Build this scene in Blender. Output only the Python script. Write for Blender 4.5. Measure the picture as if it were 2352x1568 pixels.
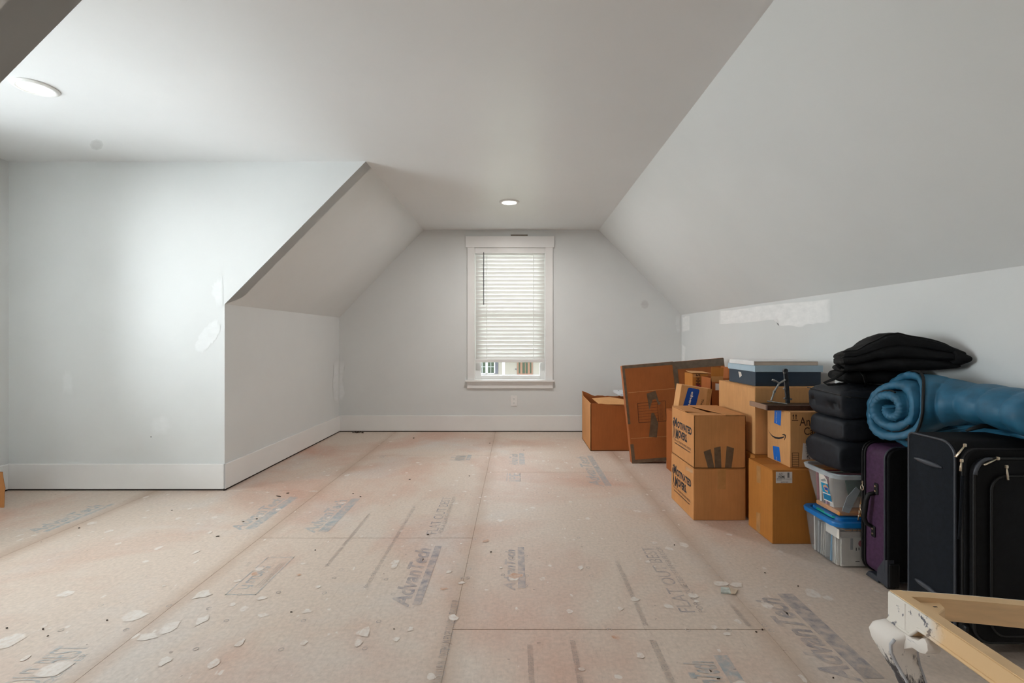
import bpy, bmesh, math, random
from mathutils import Vector, Matrix, noise as mnoise

random.seed(7)
for o in list(bpy.data.objects):
    bpy.data.objects.remove(o, do_unlink=True)
SC = bpy.context.scene
COL = SC.collection

# ------------------------------------------------------------------ camera
F = 1085.0            # focal length in pixels of the 2352 x 1568 frame
VX, VY = 1184.0, 778.0
HC = 1.125
cam_d = bpy.data.cameras.new('camera')
cam_d.sensor_width = 36.0
cam_d.lens = 36.0 * F / 2352.0
cam_d.shift_x = -(VX - 1176.0) / 2352.0
cam_d.shift_y = (VY - 784.0) / 2352.0
cam_d.clip_start = 0.05
cam_d.clip_end = 300
cam = bpy.data.objects.new('camera', cam_d)
cam.location = (0, 0, HC)
cam.rotation_euler = (math.pi / 2, 0, 0)
COL.objects.link(cam)
SC.camera = cam

# ------------------------------------------------------------------ world, exposure
SC.view_settings.view_transform = 'Standard'
SC.view_settings.look = 'None'
SC.view_settings.exposure = 0.14
SC.view_settings.gamma = 1.0
SC.view_settings.use_curve_mapping = False
SKY = 13.0            # open sky radiance
DAY_W = 44.0         # daylight entering by the dormer window
LAMP_W = 18.0
world = bpy.data.worlds.new('sky')
SC.world = world
world.use_nodes = True
wb = world.node_tree.nodes['Background']
wb.inputs[0].default_value = (0.88, 0.945, 1.0, 1)
wb.inputs[1].default_value = SKY


def portal(name, loc, rot, sx, sy):
    l = bpy.data.lights.new(name, 'AREA')
    l.shape = 'RECTANGLE'; l.size = sx; l.size_y = sy
    l.cycles.is_portal = True
    o = bpy.data.objects.new(name, l)
    o.location = loc; o.rotation_euler = rot
    COL.objects.link(o)
    return o


day = bpy.data.lights.new('dormer_daylight', 'AREA')
day.shape = 'RECTANGLE'; day.size = 1.45; day.size_y = 1.28
day.energy = DAY_W; day.color = (0.965, 0.985, 1.0)
day_o = bpy.data.objects.new('dormer_daylight', day)
day_o.location = (-3.774 - .16, 2.23, 1.425); day_o.rotation_euler = (0, -math.pi / 2, 0)
COL.objects.link(day_o)


# ------------------------------------------------------------------ helpers
def lin(c):
    c /= 255.0
    return c / 12.92 if c <= 0.04045 else ((c + 0.055) / 1.055) ** 2.4


def rgb(r, g, b):
    return (lin(r), lin(g), lin(b), 1.0)


def G(px, py):                       # point on the floor seen at a pixel
    Y = F * HC / (py - VY)
    return Vector(((px - VX) * Y / F, Y, 0))


def atY(px, py, Y):
    return Vector(((px - VX) * Y / F, Y, HC - (py - VY) * Y / F))


def atX(px, py, X):
    Y = X * F / (px - VX)
    return Vector((X, Y, HC - (py - VY) * Y / F))


def atZ(px, py, z):
    Y = F * (HC - z) / (py - VY)
    return Vector(((px - VX) * Y / F, Y, z))


def at_plane(px, py, p0, n):
    d = Vector(((px - VX) / F, 1.0, -(py - VY) / F))
    c = Vector((0, 0, HC))
    return c + d * ((p0 - c).dot(n) / d.dot(n))


ORG = {}


def link(o, parent, org):
    COL.objects.link(o)
    ORG[o.name] = Vector(org)
    if parent is not None:
        o.parent = parent
        o.location = Vector(org) - ORG[parent.name]
    else:
        o.location = org


def tag(o, label=None, cat=None, group=None, kind=None):
    if label: o['label'] = label
    if cat: o['category'] = cat
    if group: o['group'] = group
    if kind: o['kind'] = kind
    return o


def thing(name, loc, label, cat, group=None):
    o = bpy.data.objects.new(name, None)
    o.empty_display_size = 0.05
    link(o, None, loc)
    return tag(o, label, cat, group)


def mesh(name, vf, mat, parent=None, smooth=False, org=None, auto=None):
    """vf = (verts, faces) in world coordinates; the object keeps its parent's origin"""
    v, f = vf
    if org is None:
        if parent is not None:
            org = ORG[parent.name]
        else:
            xs = [p[0] for p in v]; ys = [p[1] for p in v]; zs = [p[2] for p in v]
            org = Vector(((min(xs) + max(xs)) / 2, (min(ys) + max(ys)) / 2, min(zs)))
    org = Vector(org)
    me = bpy.data.meshes.new(name)
    me.from_pydata([tuple(Vector(p) - org) for p in v], [], f)
    me.validate()
    bm = bmesh.new(); bm.from_mesh(me)
    bmesh.ops.recalc_face_normals(bm, faces=bm.faces)
    bm.to_mesh(me); bm.free()
    if smooth:
        me.shade_smooth()
        if auto:
            me.set_sharp_from_angle(angle=math.radians(auto))
    me.materials.append(mat)
    o = bpy.data.objects.new(name, me)
    link(o, parent, org)
    return o


def struct(name, vf, mat, parent=None, **k):
    o = mesh(name, vf, mat, parent, org=(0, 0, 0) if parent is None else None, **k)
    if parent is None: o['kind'] = 'structure'
    return o


def cat(*vfs):
    V, Fc = [], []
    for v, f in vfs:
        n = len(V)
        V += [Vector(p) for p in v]
        Fc += [[i + n for i in q] for q in f]
    return V, Fc


BOXF = [(0, 3, 2, 1), (4, 5, 6, 7), (0, 1, 5, 4), (1, 2, 6, 5), (2, 3, 7, 6), (3, 0, 4, 7)]


def box(x0, x1, y0, y1, z0, z1, bev=0.0, seg=2):
    v = [Vector(p) for p in ((x0, y0, z0), (x1, y0, z0), (x1, y1, z0), (x0, y1, z0),
                             (x0, y0, z1), (x1, y0, z1), (x1, y1, z1), (x0, y1, z1))]
    if not bev: return v, [list(q) for q in BOXF]
    bm = bmesh.new()
    vs = [bm.verts.new(p) for p in v]
    for q in BOXF: bm.faces.new([vs[i] for i in q])
    bmesh.ops.bevel(bm, geom=list(bm.edges), offset=bev, segments=seg, profile=0.5, affect='EDGES')
    bm.verts.index_update()
    r = [p.co.copy() for p in bm.verts], [[q.index for q in fc.verts] for fc in bm.faces]
    bm.free()
    return r


def hexa(p):                         # eight corners, bottom four then top four
    return [Vector(q) for q in p], [list(q) for q in BOXF]


def prism(poly, ext):                # planar polygon + extrusion vector
    n = len(poly); e = Vector(ext)
    v = [Vector(p) for p in poly] + [Vector(p) + e for p in poly]
    f = [list(range(n))[::-1], list(range(n, 2 * n))]
    for i in range(n):
        j = (i + 1) % n
        f.append([i, j, j + n, i + n])
    return v, f


def bevel_vf(vf, off, seg=2, ang=30):
    bm = bmesh.new()
    vs = [bm.verts.new(p) for p in vf[0]]
    for q in vf[1]:
        try: bm.faces.new([vs[i] for i in q])
        except ValueError: pass
    bmesh.ops.recalc_face_normals(bm, faces=bm.faces)
    es = [e for e in bm.edges if len(e.link_faces) == 2 and e.calc_face_angle() > math.radians(ang)]
    bmesh.ops.bevel(bm, geom=es, offset=off, segments=seg, profile=0.5, affect='EDGES')
    bm.verts.index_update()
    r = [p.co.copy() for p in bm.verts], [[q.index for q in fc.verts] for fc in bm.faces]
    bm.free()
    return r


def xform(vf, M):
    return [M @ Vector(p) for p in vf[0]], vf[1]


def tube(pts, r, n=8, closed=False, flat=None):
    """round bar along a polyline; r number or list; flat=(a,b) scales the two section axes"""
    pts = [Vector(p) for p in pts]
    m = len(pts)
    rs = r if isinstance(r, (list, tuple)) else [r] * m
    V, Fc = [], []
    up = None
    for i in range(m):
        a = pts[(i - 1) % m] if (closed or i > 0) else pts[0]
        b = pts[(i + 1) % m] if (closed or i < m - 1) else pts[-1]
        t = (b - a).normalized()
        if up is None:
            up = Vector((0, 0, 1)) if abs(t.z) < 0.9 else Vector((0, 1, 0))
        s = t.cross(up)
        if s.length < 1e-6: s = t.cross(Vector((1, 0, 0)))
        s.normalize()
        up = s.cross(t).normalized()
        fa, fb = flat or (1, 1)
        for k in range(n):
            w = 2 * math.pi * k / n
            V.append(pts[i] + s * (math.cos(w) * rs[i] * fa) + up * (math.sin(w) * rs[i] * fb))
    for i in range(m if closed else m - 1):
        j = (i + 1) % m
        for k in range(n):
            q = (k + 1) % n
            Fc.append([i * n + k, i * n + q, j * n + q, j * n + k])
    if not closed:
        Fc.append(list(range(n))[::-1]); Fc.append([(m - 1) * n + k for k in range(n)])
    return V, Fc


def disc(c, r, h, n=32, axis='z', r2=None):
    c = Vector(c); r2 = r if r2 is None else r2
    V = []
    for hh, rr in ((0, r), (h, r2)):
        for k in range(n):
            w = 2 * math.pi * k / n
            a, b = math.cos(w) * rr, math.sin(w) * rr
            d = {'z': (a, b, hh), 'y': (a, hh, b), 'x': (hh, a, b)}[axis]
            V.append(c + Vector(d))
    Fc = [list(range(n))[::-1], list(range(n, 2 * n))]
    for k in range(n):
        j = (k + 1) % n
        Fc.append([k, j, n + j, n + k])
    return V, Fc


def lathe(c, prof, n=40):            # profile of (radius, z) about the vertical axis, open ends
    c = Vector(c); V, Fc = [], []
    for r, z in prof:
        for k in range(n):
            w = 2 * math.pi * k / n
            V.append(c + Vector((math.cos(w) * r, math.sin(w) * r, z)))
    for i in range(len(prof) - 1):
        for k in range(n):
            j = (k + 1) % n
            Fc.append([i * n + k, i * n + j, (i + 1) * n + j, (i + 1) * n + k])
    return V, Fc


def loft(rings, caps=True):
    n = len(rings[0]); V = [Vector(p) for r in rings for p in r]; Fc = []
    for i in range(len(rings) - 1):
        for k in range(n):
            j = (k + 1) % n
            Fc.append([i * n + k, i * n + j, (i + 1) * n + j, (i + 1) * n + k])
    if caps:
        Fc.append(list(range(n))[::-1]); Fc.append([(len(rings) - 1) * n + k for k in range(n)])
    return V, Fc


def rrect(x0, x1, y0, y1, z, r, seg=5):
    P = []
    for cx, cy, a0 in ((x1 - r, y1 - r, 0), (x0 + r, y1 - r, 90), (x0 + r, y0 + r, 180), (x1 - r, y0 + r, 270)):
        for k in range(seg + 1):
            w = math.radians(a0 + 90 * k / seg)
            P.append(Vector((cx + r * math.cos(w), cy + r * math.sin(w), z)))
    return P


# ------------------------------------------------------------------ materials
MATS = {}


def nodes(name):
    m = bpy.data.materials.new(name)
    m.use_nodes = True
    nt = m.node_tree
    b = nt.nodes['Principled BSDF']
    return m, nt, b


def N(nt, t, **k):
    n = nt.nodes.new(t)
    for a, v in k.items(): setattr(n, a, v)
    return n


def noise_node(nt, scale, detail=4, rough=0.55, vec=None, dist=0.0):
    n = N(nt, 'ShaderNodeTexNoise')
    n.inputs['Scale'].default_value = scale
    n.inputs['Detail'].default_value = detail
    n.inputs['Roughness'].default_value = rough
    n.inputs['Distortion'].default_value = dist
    if vec is not None: nt.links.new(vec, n.inputs['Vector'])
    return n


def coords(nt, scale=(1, 1, 1), rot=(0, 0, 0)):
    tc = N(nt, 'ShaderNodeTexCoord')
    mp = N(nt, 'ShaderNodeMapping')
    mp.inputs['Scale'].default_value = scale
    mp.inputs['Rotation'].default_value = rot
    nt.links.new(tc.outputs['Object'], mp.inputs['Vector'])
    return mp.outputs[0]


def ramp(nt, src, stops):
    r = N(nt, 'ShaderNodeValToRGB')
    els = r.color_ramp.elements
    while len(els) < len(stops): els.new(0.5)
    for e, (p, c) in zip(els, stops):
        e.position = p
        e.color = c if len(c) == 4 else (*c, 1)
    nt.links.new(src, r.inputs[0])
    return r


def mixc(nt, fac, a, b, blend='MIX'):
    m = N(nt, 'ShaderNodeMix', data_type='RGBA', blend_type=blend)
    for sock, val in ((m.inputs[0], fac), (m.inputs[6], a), (m.inputs[7], b)):
        if hasattr(val, 'is_output') or isinstance(val, bpy.types.NodeSocket): nt.links.new(val, sock)
        else: sock.default_value = val
    return m.outputs[2]


def bump(nt, b, src, strength, dist=0.01):
    bp = N(nt, 'ShaderNodeBump')
    bp.inputs['Strength'].default_value = strength
    bp.inputs['Distance'].default_value = dist
    nt.links.new(src, bp.inputs['Height'])
    nt.links.new(bp.outputs[0], b.inputs['Normal'])
    return bp


def simple(name, c, rough=0.6, var=0.06, scale=20, spec=0.4, metal=0.0, bmp=0.0, bscale=200, sscale=(1, 1, 1), coat=0.0):
    m, nt, b = nodes(name)
    vec = coords(nt, sscale)
    n = noise_node(nt, scale, vec=vec)
    d = tuple(max(0, x * (1 - var * 2)) for x in c[:3]) + (1,)
    u = tuple(min(1, x * (1 + var * 2)) for x in c[:3]) + (1,)
    r = ramp(nt, n.outputs[0], [(0.3, d), (0.7, u)])
    nt.links.new(r.outputs[0], b.inputs['Base Color'])
    b.inputs['Roughness'].default_value = rough
    b.inputs['Specular IOR Level'].default_value = spec
    b.inputs['Metallic'].default_value = metal
    b.inputs['Coat Weight'].default_value = coat
    if bmp:
        n2 = noise_node(nt, bscale, 3, vec=vec)
        bump(nt, b, n2.outputs[0], bmp, 0.002)
    MATS[name] = m
    return m


def wall_mat(name, c, patch_c=None):
    m, nt, b = nodes(name)
    vec = coords(nt)
    n = noise_node(nt, 1.5, vec=vec)
    r = ramp(nt, n.outputs[0], [(0.3, tuple(x * .976 for x in c[:3])), (0.7, tuple(x * 1.024 for x in c[:3]))])
    col = r.outputs[0]
    if patch_c:
        at = N(nt, 'ShaderNodeAttribute', attribute_name='fade')
        n3 = noise_node(nt, 9, 5, 0.65, coords(nt, (1, 1, 2.5)))
        mr = N(nt, 'ShaderNodeMapRange')
        mr.inputs[1].default_value = 0.3; mr.inputs[2].default_value = 0.65
        mr.inputs[3].default_value = 0.45; mr.inputs[4].default_value = 1.0
        nt.links.new(n3.outputs[0], mr.inputs[0])
        mu = N(nt, 'ShaderNodeMath', operation='MULTIPLY')
        nt.links.new(at.outputs['Fac'], mu.inputs[0]); nt.links.new(mr.outputs[0], mu.inputs[1])
        col = mixc(nt, mu.outputs[0], col, patch_c)
    nt.links.new(col, b.inputs['Base Color'])
    b.inputs['Roughness'].default_value = 0.62
    b.inputs['Specular IOR Level'].default_value = 0.3
    n2 = noise_node(nt, 120, 3, vec=vec)
    bump(nt, b, n2.outputs[0], 0.08, 0.002)
    return m


WALLC = rgb(223, 225, 224)
WALL = wall_mat('painted_drywall', WALLC)
PATCHM = wall_mat('touch_up_paint', WALLC, rgb(246, 246, 245))
PATCHF = wall_mat('faint_touch_up', WALLC, rgb(233, 235, 235))
PATCHG = wall_mat('grey_touch_up', WALLC, rgb(208, 208, 207))


def ceiling_mat():
    m, nt, b = nodes('ceiling_paint')
    vec = coords(nt)
    n = noise_node(nt, 1.2, vec=vec)
    c = rgb(230, 231, 231)
    r = ramp(nt, n.outputs[0], [(0.3, tuple(x * .975 for x in c[:3])), (0.7, tuple(x * 1.02 for x in c[:3]))])
    nt.links.new(r.outputs[0], b.inputs['Base Color'])
    b.inputs['Specular IOR Level'].default_value = 0.6
    # roller lap marks: slight ridges along the room width and across it, semi-gloss
    v2 = coords(nt, (0.8, 11, 1)); n2 = noise_node(nt, 1.6, 5, 0.6, v2)
    v3 = coords(nt, (16, 0.7, 1)); n3 = noise_node(nt, 1.3, 4, 0.6, v3)
    ad = N(nt, 'ShaderNodeMath', operation='ADD')
    nt.links.new(n2.outputs[0], ad.inputs[0]); nt.links.new(n3.outputs[0], ad.inputs[1])
    bump(nt, b, ad.outputs[0], 0.02, 0.006)
    rr = N(nt, 'ShaderNodeMapRange')
    rr.inputs[1].default_value = 0.3; rr.inputs[2].default_value = 0.7
    rr.inputs[3].default_value = 0.36; rr.inputs[4].default_value = 0.28
    nt.links.new(n3.outputs[0], rr.inputs[0])
    nt.links.new(rr.outputs[0], b.inputs['Roughness'])
    return m


CEIL = ceiling_mat()
TRIM = simple('white_trim_paint', rgb(238, 237, 235), 0.4, 0.012, 3, 0.4)
VINYL = simple('white_vinyl', rgb(238, 238, 236), 0.35, 0.01, 3, 0.5)


def floor_mat(name='osb_subfloor', ink=None, amin=0, amax=0, nscale=22, attr=False, lo=0.35, hi=0.65):
    m, nt, b = nodes(name)
    tc = N(nt, 'ShaderNodeTexCoord')
    geo = N(nt, 'ShaderNodeNewGeometry')

    def mapped(scale, rot=0):
        mp = N(nt, 'ShaderNodeMapping')
        mp.inputs['Scale'].default_value = scale
        mp.inputs['Rotation'].default_value = (0, 0, rot)
        nt.links.new(geo.outputs['Position'], mp.inputs['Vector'])
        return mp.outputs[0]
    base = rgb(210, 193, 178); pink = rgb(200, 160, 140); grey = rgb(206, 200, 194); dark = rgb(142, 114, 94)
    nb = noise_node(nt, 0.75, 5, 0.6, mapped((1, 1, 1)), 0.4)
    r1 = ramp(nt, nb.outputs[0], [(0.47, (0, 0, 0)), (0.66, (1, 1, 1))])
    c = mixc(nt, r1.outputs[0], base, pink)
    ng = noise_node(nt, 1.1, 5, 0.6, mapped((1, 1, 1), 0.8), 0.5)
    r2 = ramp(nt, ng.outputs[0], [(0.52, (0, 0, 0)), (0.75, (0.8, 0.8, 0.8))])
    c = mixc(nt, r2.outputs[0], c, grey)
    # strands: short fibres in two directions
    for ang, amt in ((0.5, 0.26), (-0.6, 0.20), (1.5, 0.14)):
        ns = noise_node(nt, 9, 6, 0.65, mapped((9, 1.3, 1), ang))
        rs = ramp(nt, ns.outputs[0], [(0.58, (0, 0, 0)), (0.74, (1, 1, 1))])
        mu = N(nt, 'ShaderNodeMath', operation='MULTIPLY'); mu.inputs[1].default_value = amt
        nt.links.new(rs.outputs[0], mu.inputs[0])
        c = mixc(nt, mu.outputs[0], c, dark)
    nf = noise_node(nt, 60, 3, 0.6, mapped((1, 1, 1)))
    rf = ramp(nt, nf.outputs[0], [(0.3, (0.88, 0.88, 0.88)), (0.7, (1.07, 1.07, 1.07))])
    c = mixc(nt, 1.0, c, rf.outputs[0], 'MULTIPLY')
    # tan, water-stained bands along the long panel edges (panel object space: x across)
    sep = N(nt, 'ShaderNodeSeparateXYZ'); nt.links.new(tc.outputs['Object'], sep.inputs[0])
    ab = N(nt, 'ShaderNodeMath', operation='ABSOLUTE'); nt.links.new(sep.outputs[0], ab.inputs[0])
    nw = noise_node(nt, 2.2, 5, 0.65, mapped((1, 0.8, 1)))
    ad = N(nt, 'ShaderNodeMath', operation='MULTIPLY_ADD')
    nt.links.new(nw.outputs[0], ad.inputs[0]); ad.inputs[1].default_value = 0.16
    nt.links.new(ab.outputs[0], ad.inputs[2])
    mr = N(nt, 'ShaderNodeMapRange')
    mr.inputs[1].default_value = 0.60; mr.inputs[2].default_value = 0.71
    mr.inputs[3].default_value = 0.0; mr.inputs[4].default_value = 0.6
    nt.links.new(ad.outputs[0], mr.inputs[0])
    if ink is None: c = mixc(nt, mr.outputs[0], c, rgb(172, 142, 118))
    # dust and drywall mud, whitish clouds and flecks
    nd = noise_node(nt, 1.6, 6, 0.6, mapped((1, 1, 1), 0.3), 0.6)
    rd = ramp(nt, nd.outputs[0], [(0.60, (0, 0, 0)), (0.78, (0.55, 0.55, 0.55))])
    c = mixc(nt, rd.outputs[0], c, rgb(214, 205, 196))
    nk = noise_node(nt, 14, 2, 0.5, mapped((1.6, 1, 1), 0.9))
    rk = ramp(nt, nk.outputs[0], [(0.705, (0, 0, 0)), (0.74, (0.75, 0.75, 0.75))])
    c = mixc(nt, rk.outputs[0], c, rgb(224, 217, 209))
    nk2 = noise_node(nt, 26, 2, 0.5, mapped((1, 1.5, 1), 0.2))
    rk2 = ramp(nt, nk2.outputs[0], [(0.735, (0, 0, 0)), (0.76, (0.5, 0.5, 0.5))])
    c = mixc(nt, rk2.outputs[0], c, rgb(110, 92, 80))
    if ink is not None:
        ni = noise_node(nt, nscale, 5, 0.65, mapped((1, 1, 1)))
        mi = N(nt, 'ShaderNodeMapRange')
        mi.inputs[1].default_value = lo; mi.inputs[2].default_value = hi
        mi.inputs[3].default_value = amin; mi.inputs[4].default_value = amax
        nt.links.new(ni.outputs[0], mi.inputs[0])
        fac = mi.outputs[0]
        if attr:
            at = N(nt, 'ShaderNodeAttribute', attribute_name='fade')
            mu = N(nt, 'ShaderNodeMath', operation='MULTIPLY')
            nt.links.new(at.outputs['Fac'], mu.inputs[0]); nt.links.new(fac, mu.inputs[1])
            fac = mu.outputs[0]
        c = mixc(nt, fac, c, ink)
    nt.links.new(c, b.inputs['Base Color'])
    b.inputs['Roughness'].default_value = 0.52
    b.inputs['Specular IOR Level'].default_value = 0.45
    nbm = noise_node(nt, 40, 4, 0.6, mapped((2, 1, 1), 0.5))
    bump(nt, b, nbm.outputs[0], 0.12, 0.003)
    return m


FLOORM = floor_mat()
UNDER = simple('joist_and_gap_shade', rgb(50, 42, 36), 0.9)  # dark floor base; also the painted shade in the baseboard gaps


def cardboard(name, c, streak=0.05, dark=(0, 0, 0, 1), wear=0.0):
    m, nt, b = nodes(name)
    v1 = coords(nt, (1, 1, 0.08)); n1 = noise_node(nt, 90, 3, 0.6, v1)
    n2 = noise_node(nt, 5, 5, 0.6, coords(nt))
    lo = tuple(x * (1 - streak) for x in c[:3]); hi = tuple(x * (1 + streak) for x in c[:3])
    r1 = ramp(nt, n1.outputs[0], [(0.3, lo), (0.7, hi)])
    r2 = ramp(nt, n2.outputs[0], [(0.3, (0.9, 0.9, 0.9)), (0.7, (1.06, 1.06, 1.06))])
    c2 = mixc(nt, 1.0, r1.outputs[0], r2.outputs[0], 'MULTIPLY')
    if wear:
        n3 = noise_node(nt, 30, 4, 0.6, coords(nt))
        r3 = ramp(nt, n3.outputs[0], [(0.62, (0, 0, 0)), (0.68, (wear,) * 3)])
        c2 = mixc(nt, r3.outputs[0], c2, rgb(215, 190, 160))
    nt.links.new(c2, b.inputs['Base Color'])
    b.inputs['Roughness'].default_value = 0.75
    b.inputs['Specular IOR Level'].default_value = 0.25
    bump(nt, b, n1.outputs[0], 0.08, 0.002)
    return m


CB = cardboard('kraft_cardboard', rgb(200, 140, 86))
CB2 = cardboard('kraft_cardboard_yellow', rgb(188, 122, 56))
CB3 = cardboard('kraft_cardboard_pale', rgb(210, 156, 102))
CB4 = cardboard('kraft_cardboard_red', rgb(166, 96, 50))
CBE = cardboard('cardboard_inside', rgb(150, 98, 58))
INK = simple('black_ink', rgb(34, 34, 40), 0.6, 0.1, 60)
INKSOFT = simple('brown_marker', rgb(70, 40, 22), 0.7, 0.1, 60)
TAPEB = simple('brown_packing_tape', rgb(126, 98, 70), 0.28, 0.06, 40, 0.5)
TAPED = simple('grey_brown_tape', rgb(106, 88, 70), 0.3, 0.10, 30, 0.5)
TAPEC = simple('clear_tape', rgb(190, 140, 88), 0.15, 0.05, 30, 0.6)
BLUEP = simple('blue_print', rgb(20, 110, 205), 0.35, 0.04, 40)
BLUED = simple('dark_blue_print', rgb(8, 72, 160), 0.4, 0.04, 40)
LABELW = simple('white_label', rgb(222, 214, 206), 0.5, 0.02, 30)
PAPER = simple('paper_white', rgb(226, 220, 210), 0.7, 0.03, 30)
PAPERB = simple('paper_blue', rgb(90, 158, 200), 0.6, 0.04, 30)
PAPERR = simple('paper_red', rgb(178, 52, 62), 0.6, 0.04, 30)
PAPERO = simple('paper_orange', rgb(222, 150, 78), 0.6, 0.04, 30)
PAPERG = simple('paper_grey', rgb(150, 152, 152), 0.6, 0.04, 30)
PAPERN = simple('paper_navy', rgb(38, 58, 100), 0.6, 0.04, 30)
PAPERP = simple('paper_pink', rgb(212, 150, 168), 0.6, 0.04, 30)
TEALP = simple('teal_plastic', rgb(20, 168, 150), 0.4, 0.04, 30)
NAVYBOX = simple('navy_board', rgb(38, 54, 70), 0.5, 0.04, 20)
LIDBLUE = simple('pale_blue_board', rgb(168, 190, 204), 0.5, 0.02, 20)
WHITEBOX = simple('white_board', rgb(226, 226, 226), 0.5, 0.02, 20)
CREAMEDGE = simple('cream_board_edge', rgb(205, 188, 172), 0.6, 0.02, 20)
WHITEMEL = simple('white_melamine', rgb(226, 230, 234), 0.4, 0.01, 10)
BLACKN = simple('black_nylon', rgb(14, 15, 17), 0.75, 0.15, 60, 0.2, bmp=0.25, bscale=500)
BLACKF = simple('black_quilt_fabric', rgb(28, 32, 39), 0.6, 0.14, 40, 0.35, bmp=0.2, bscale=400)
NAVYN = simple('ink_blue_nylon', rgb(19, 25, 32), 0.75, 0.12, 60, 0.2, bmp=0.3, bscale=700)
PURPLE = simple('plum_nylon', rgb(70, 42, 70), 0.6, 0.12, 60, 0.35, bmp=0.3, bscale=700)
TEAL = simple('teal_nylon', rgb(40, 98, 128), 0.5, 0.10, 18, 0.45, bmp=0.15, bscale=90)
RUBBER = simple('black_rubber', rgb(13, 13, 14), 0.55, 0.1, 60, 0.4)
GREYPL = simple('grey_plastic', rgb(56, 60, 68), 0.4, 0.06, 40, 0.5)
METAL = simple('nickel', rgb(214, 200, 178), 0.28, 0.05, 60, 0.5, metal=1.0)
STEEL = simple('worn_steel', rgb(150, 152, 150), 0.35, 0.18, 50, 0.5, metal=0.8)
DARKSTEEL = simple('dark_steel', rgb(82, 86, 90), 0.4, 0.16, 50, 0.5, metal=0.6)
BLUELID = simple('blue_plastic', rgb(20, 116, 190), 0.35, 0.04, 20, 0.5)
DARKWOOD = simple('dark_walnut_edge', rgb(74, 50, 40), 0.45, 0.2, 30, 0.4, sscale=(1, 6, 1))
BLACKTOP = simple('black_laminate', rgb(24, 24, 26), 0.4, 0.1, 30, 0.4)
GREEN = simple('green_plastic', rgb(60, 170, 80), 0.4)


PRINT = floor_mat('faded_floor_print', rgb(122, 122, 132), 0.05, 0.8, 30)
PRINTB = floor_mat('faded_blue_floor_print', rgb(140, 156, 164), 0.1, 0.8, 26)
PRINTL = floor_mat('light_floor_print', rgb(136, 132, 132), 0.15, 0.8, 25)
SPLAT = floor_mat('dried_white_mud', rgb(226, 220, 213), 0.1, 0.85, 45, True, 0.32, 0.62)
STAIN = floor_mat('rust_stain', rgb(190, 132, 92), 0.1, 0.8, 40, True)


def glass_mat():
    m, nt, b = nodes('window_glass')
    nt.nodes.remove(b)
    out = nt.nodes['Material Output']
    tr = N(nt, 'ShaderNodeBsdfTransparent'); tr.inputs[0].default_value = (0.97, 0.985, 0.98, 1)
    gl = N(nt, 'ShaderNodeBsdfGlossy'); gl.inputs['Roughness'].default_value = 0.02
    fr = N(nt, 'ShaderNodeFresnel'); fr.inputs[0].default_value = 1.45
    mx = N(nt, 'ShaderNodeMixShader')
    nt.links.new(fr.outputs[0], mx.inputs[0]); nt.links.new(tr.outputs[0], mx.inputs[1]); nt.links.new(gl.outputs[0], mx.inputs[2])
    nt.links.new(mx.outputs[0], out.inputs[0])
    return m


GLASS = glass_mat()


def clear_plastic(name, tint, opac, milky):
    m, nt, b = nodes(name)
    out = nt.nodes['Material Output']
    b.inputs['Base Color'].default_value = milky
    b.inputs['Roughness'].default_value = 0.22
    b.inputs['Specular IOR Level'].default_value = 0.5
    tr = N(nt, 'ShaderNodeBsdfTransparent'); tr.inputs[0].default_value = tint
    n = noise_node(nt, 12, 3, 0.5, coords(nt))
    mr = N(nt, 'ShaderNodeMapRange')
    mr.inputs[3].default_value = opac * 0.6; mr.inputs[4].default_value = opac * 1.4
    nt.links.new(n.outputs[0], mr.inputs[0])
    mx = N(nt, 'ShaderNodeMixShader')
    nt.links.new(mr.outputs[0], mx.inputs[0]); nt.links.new(tr.outputs[0], mx.inputs[1]); nt.links.new(b.outputs[0], mx.inputs[2])
    nt.links.new(mx.outputs[0], out.inputs[0])
    return m


CLEAR = clear_plastic('clear_bin_plastic', (0.97, 0.975, 0.98, 1), 0.10, (0.80, 0.83, 0.85, 1))
CLEARRIM = clear_plastic('clear_bin_rim', (0.9, 0.92, 0.93, 1), 0.62, (0.55, 0.62, 0.66, 1))


def slat_mat():
    m, nt, b = nodes('blind_slat')
    out = nt.nodes['Material Output']
    b.inputs['Base Color'].default_value = rgb(236, 236, 232)
    b.inputs['Roughness'].default_value = 0.4
    tl = N(nt, 'ShaderNodeBsdfTranslucent'); tl.inputs[0].default_value = (0.97, 0.94, 0.93, 1)
    n = noise_node(nt, 2, 2, 0.5, coords(nt))
    mr = N(nt, 'ShaderNodeMapRange'); mr.inputs[3].default_value = 0.22; mr.inputs[4].default_value = 0.26
    nt.links.new(n.outputs[0], mr.inputs[0])
    mx = N(nt, 'ShaderNodeMixShader')
    nt.links.new(mr.outputs[0], mx.inputs[0]); nt.links.new(b.outputs[0], mx.inputs[1]); nt.links.new(tl.outputs[0], mx.inputs[2])
    nt.links.new(mx.outputs[0], out.inputs[0])
    return m


SLAT = slat_mat()


def emis(name, c, s):
    m, nt, b = nodes(name)
    b.inputs['Base Color'].default_value = (0.8, 0.8, 0.8, 1)
    b.inputs['Emission Color'].default_value = c
    b.inputs['Emission Strength'].default_value = s
    return m


LENS = emis('lamp_lens', (1.0, 0.94, 0.84, 1), 3.0)


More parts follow.
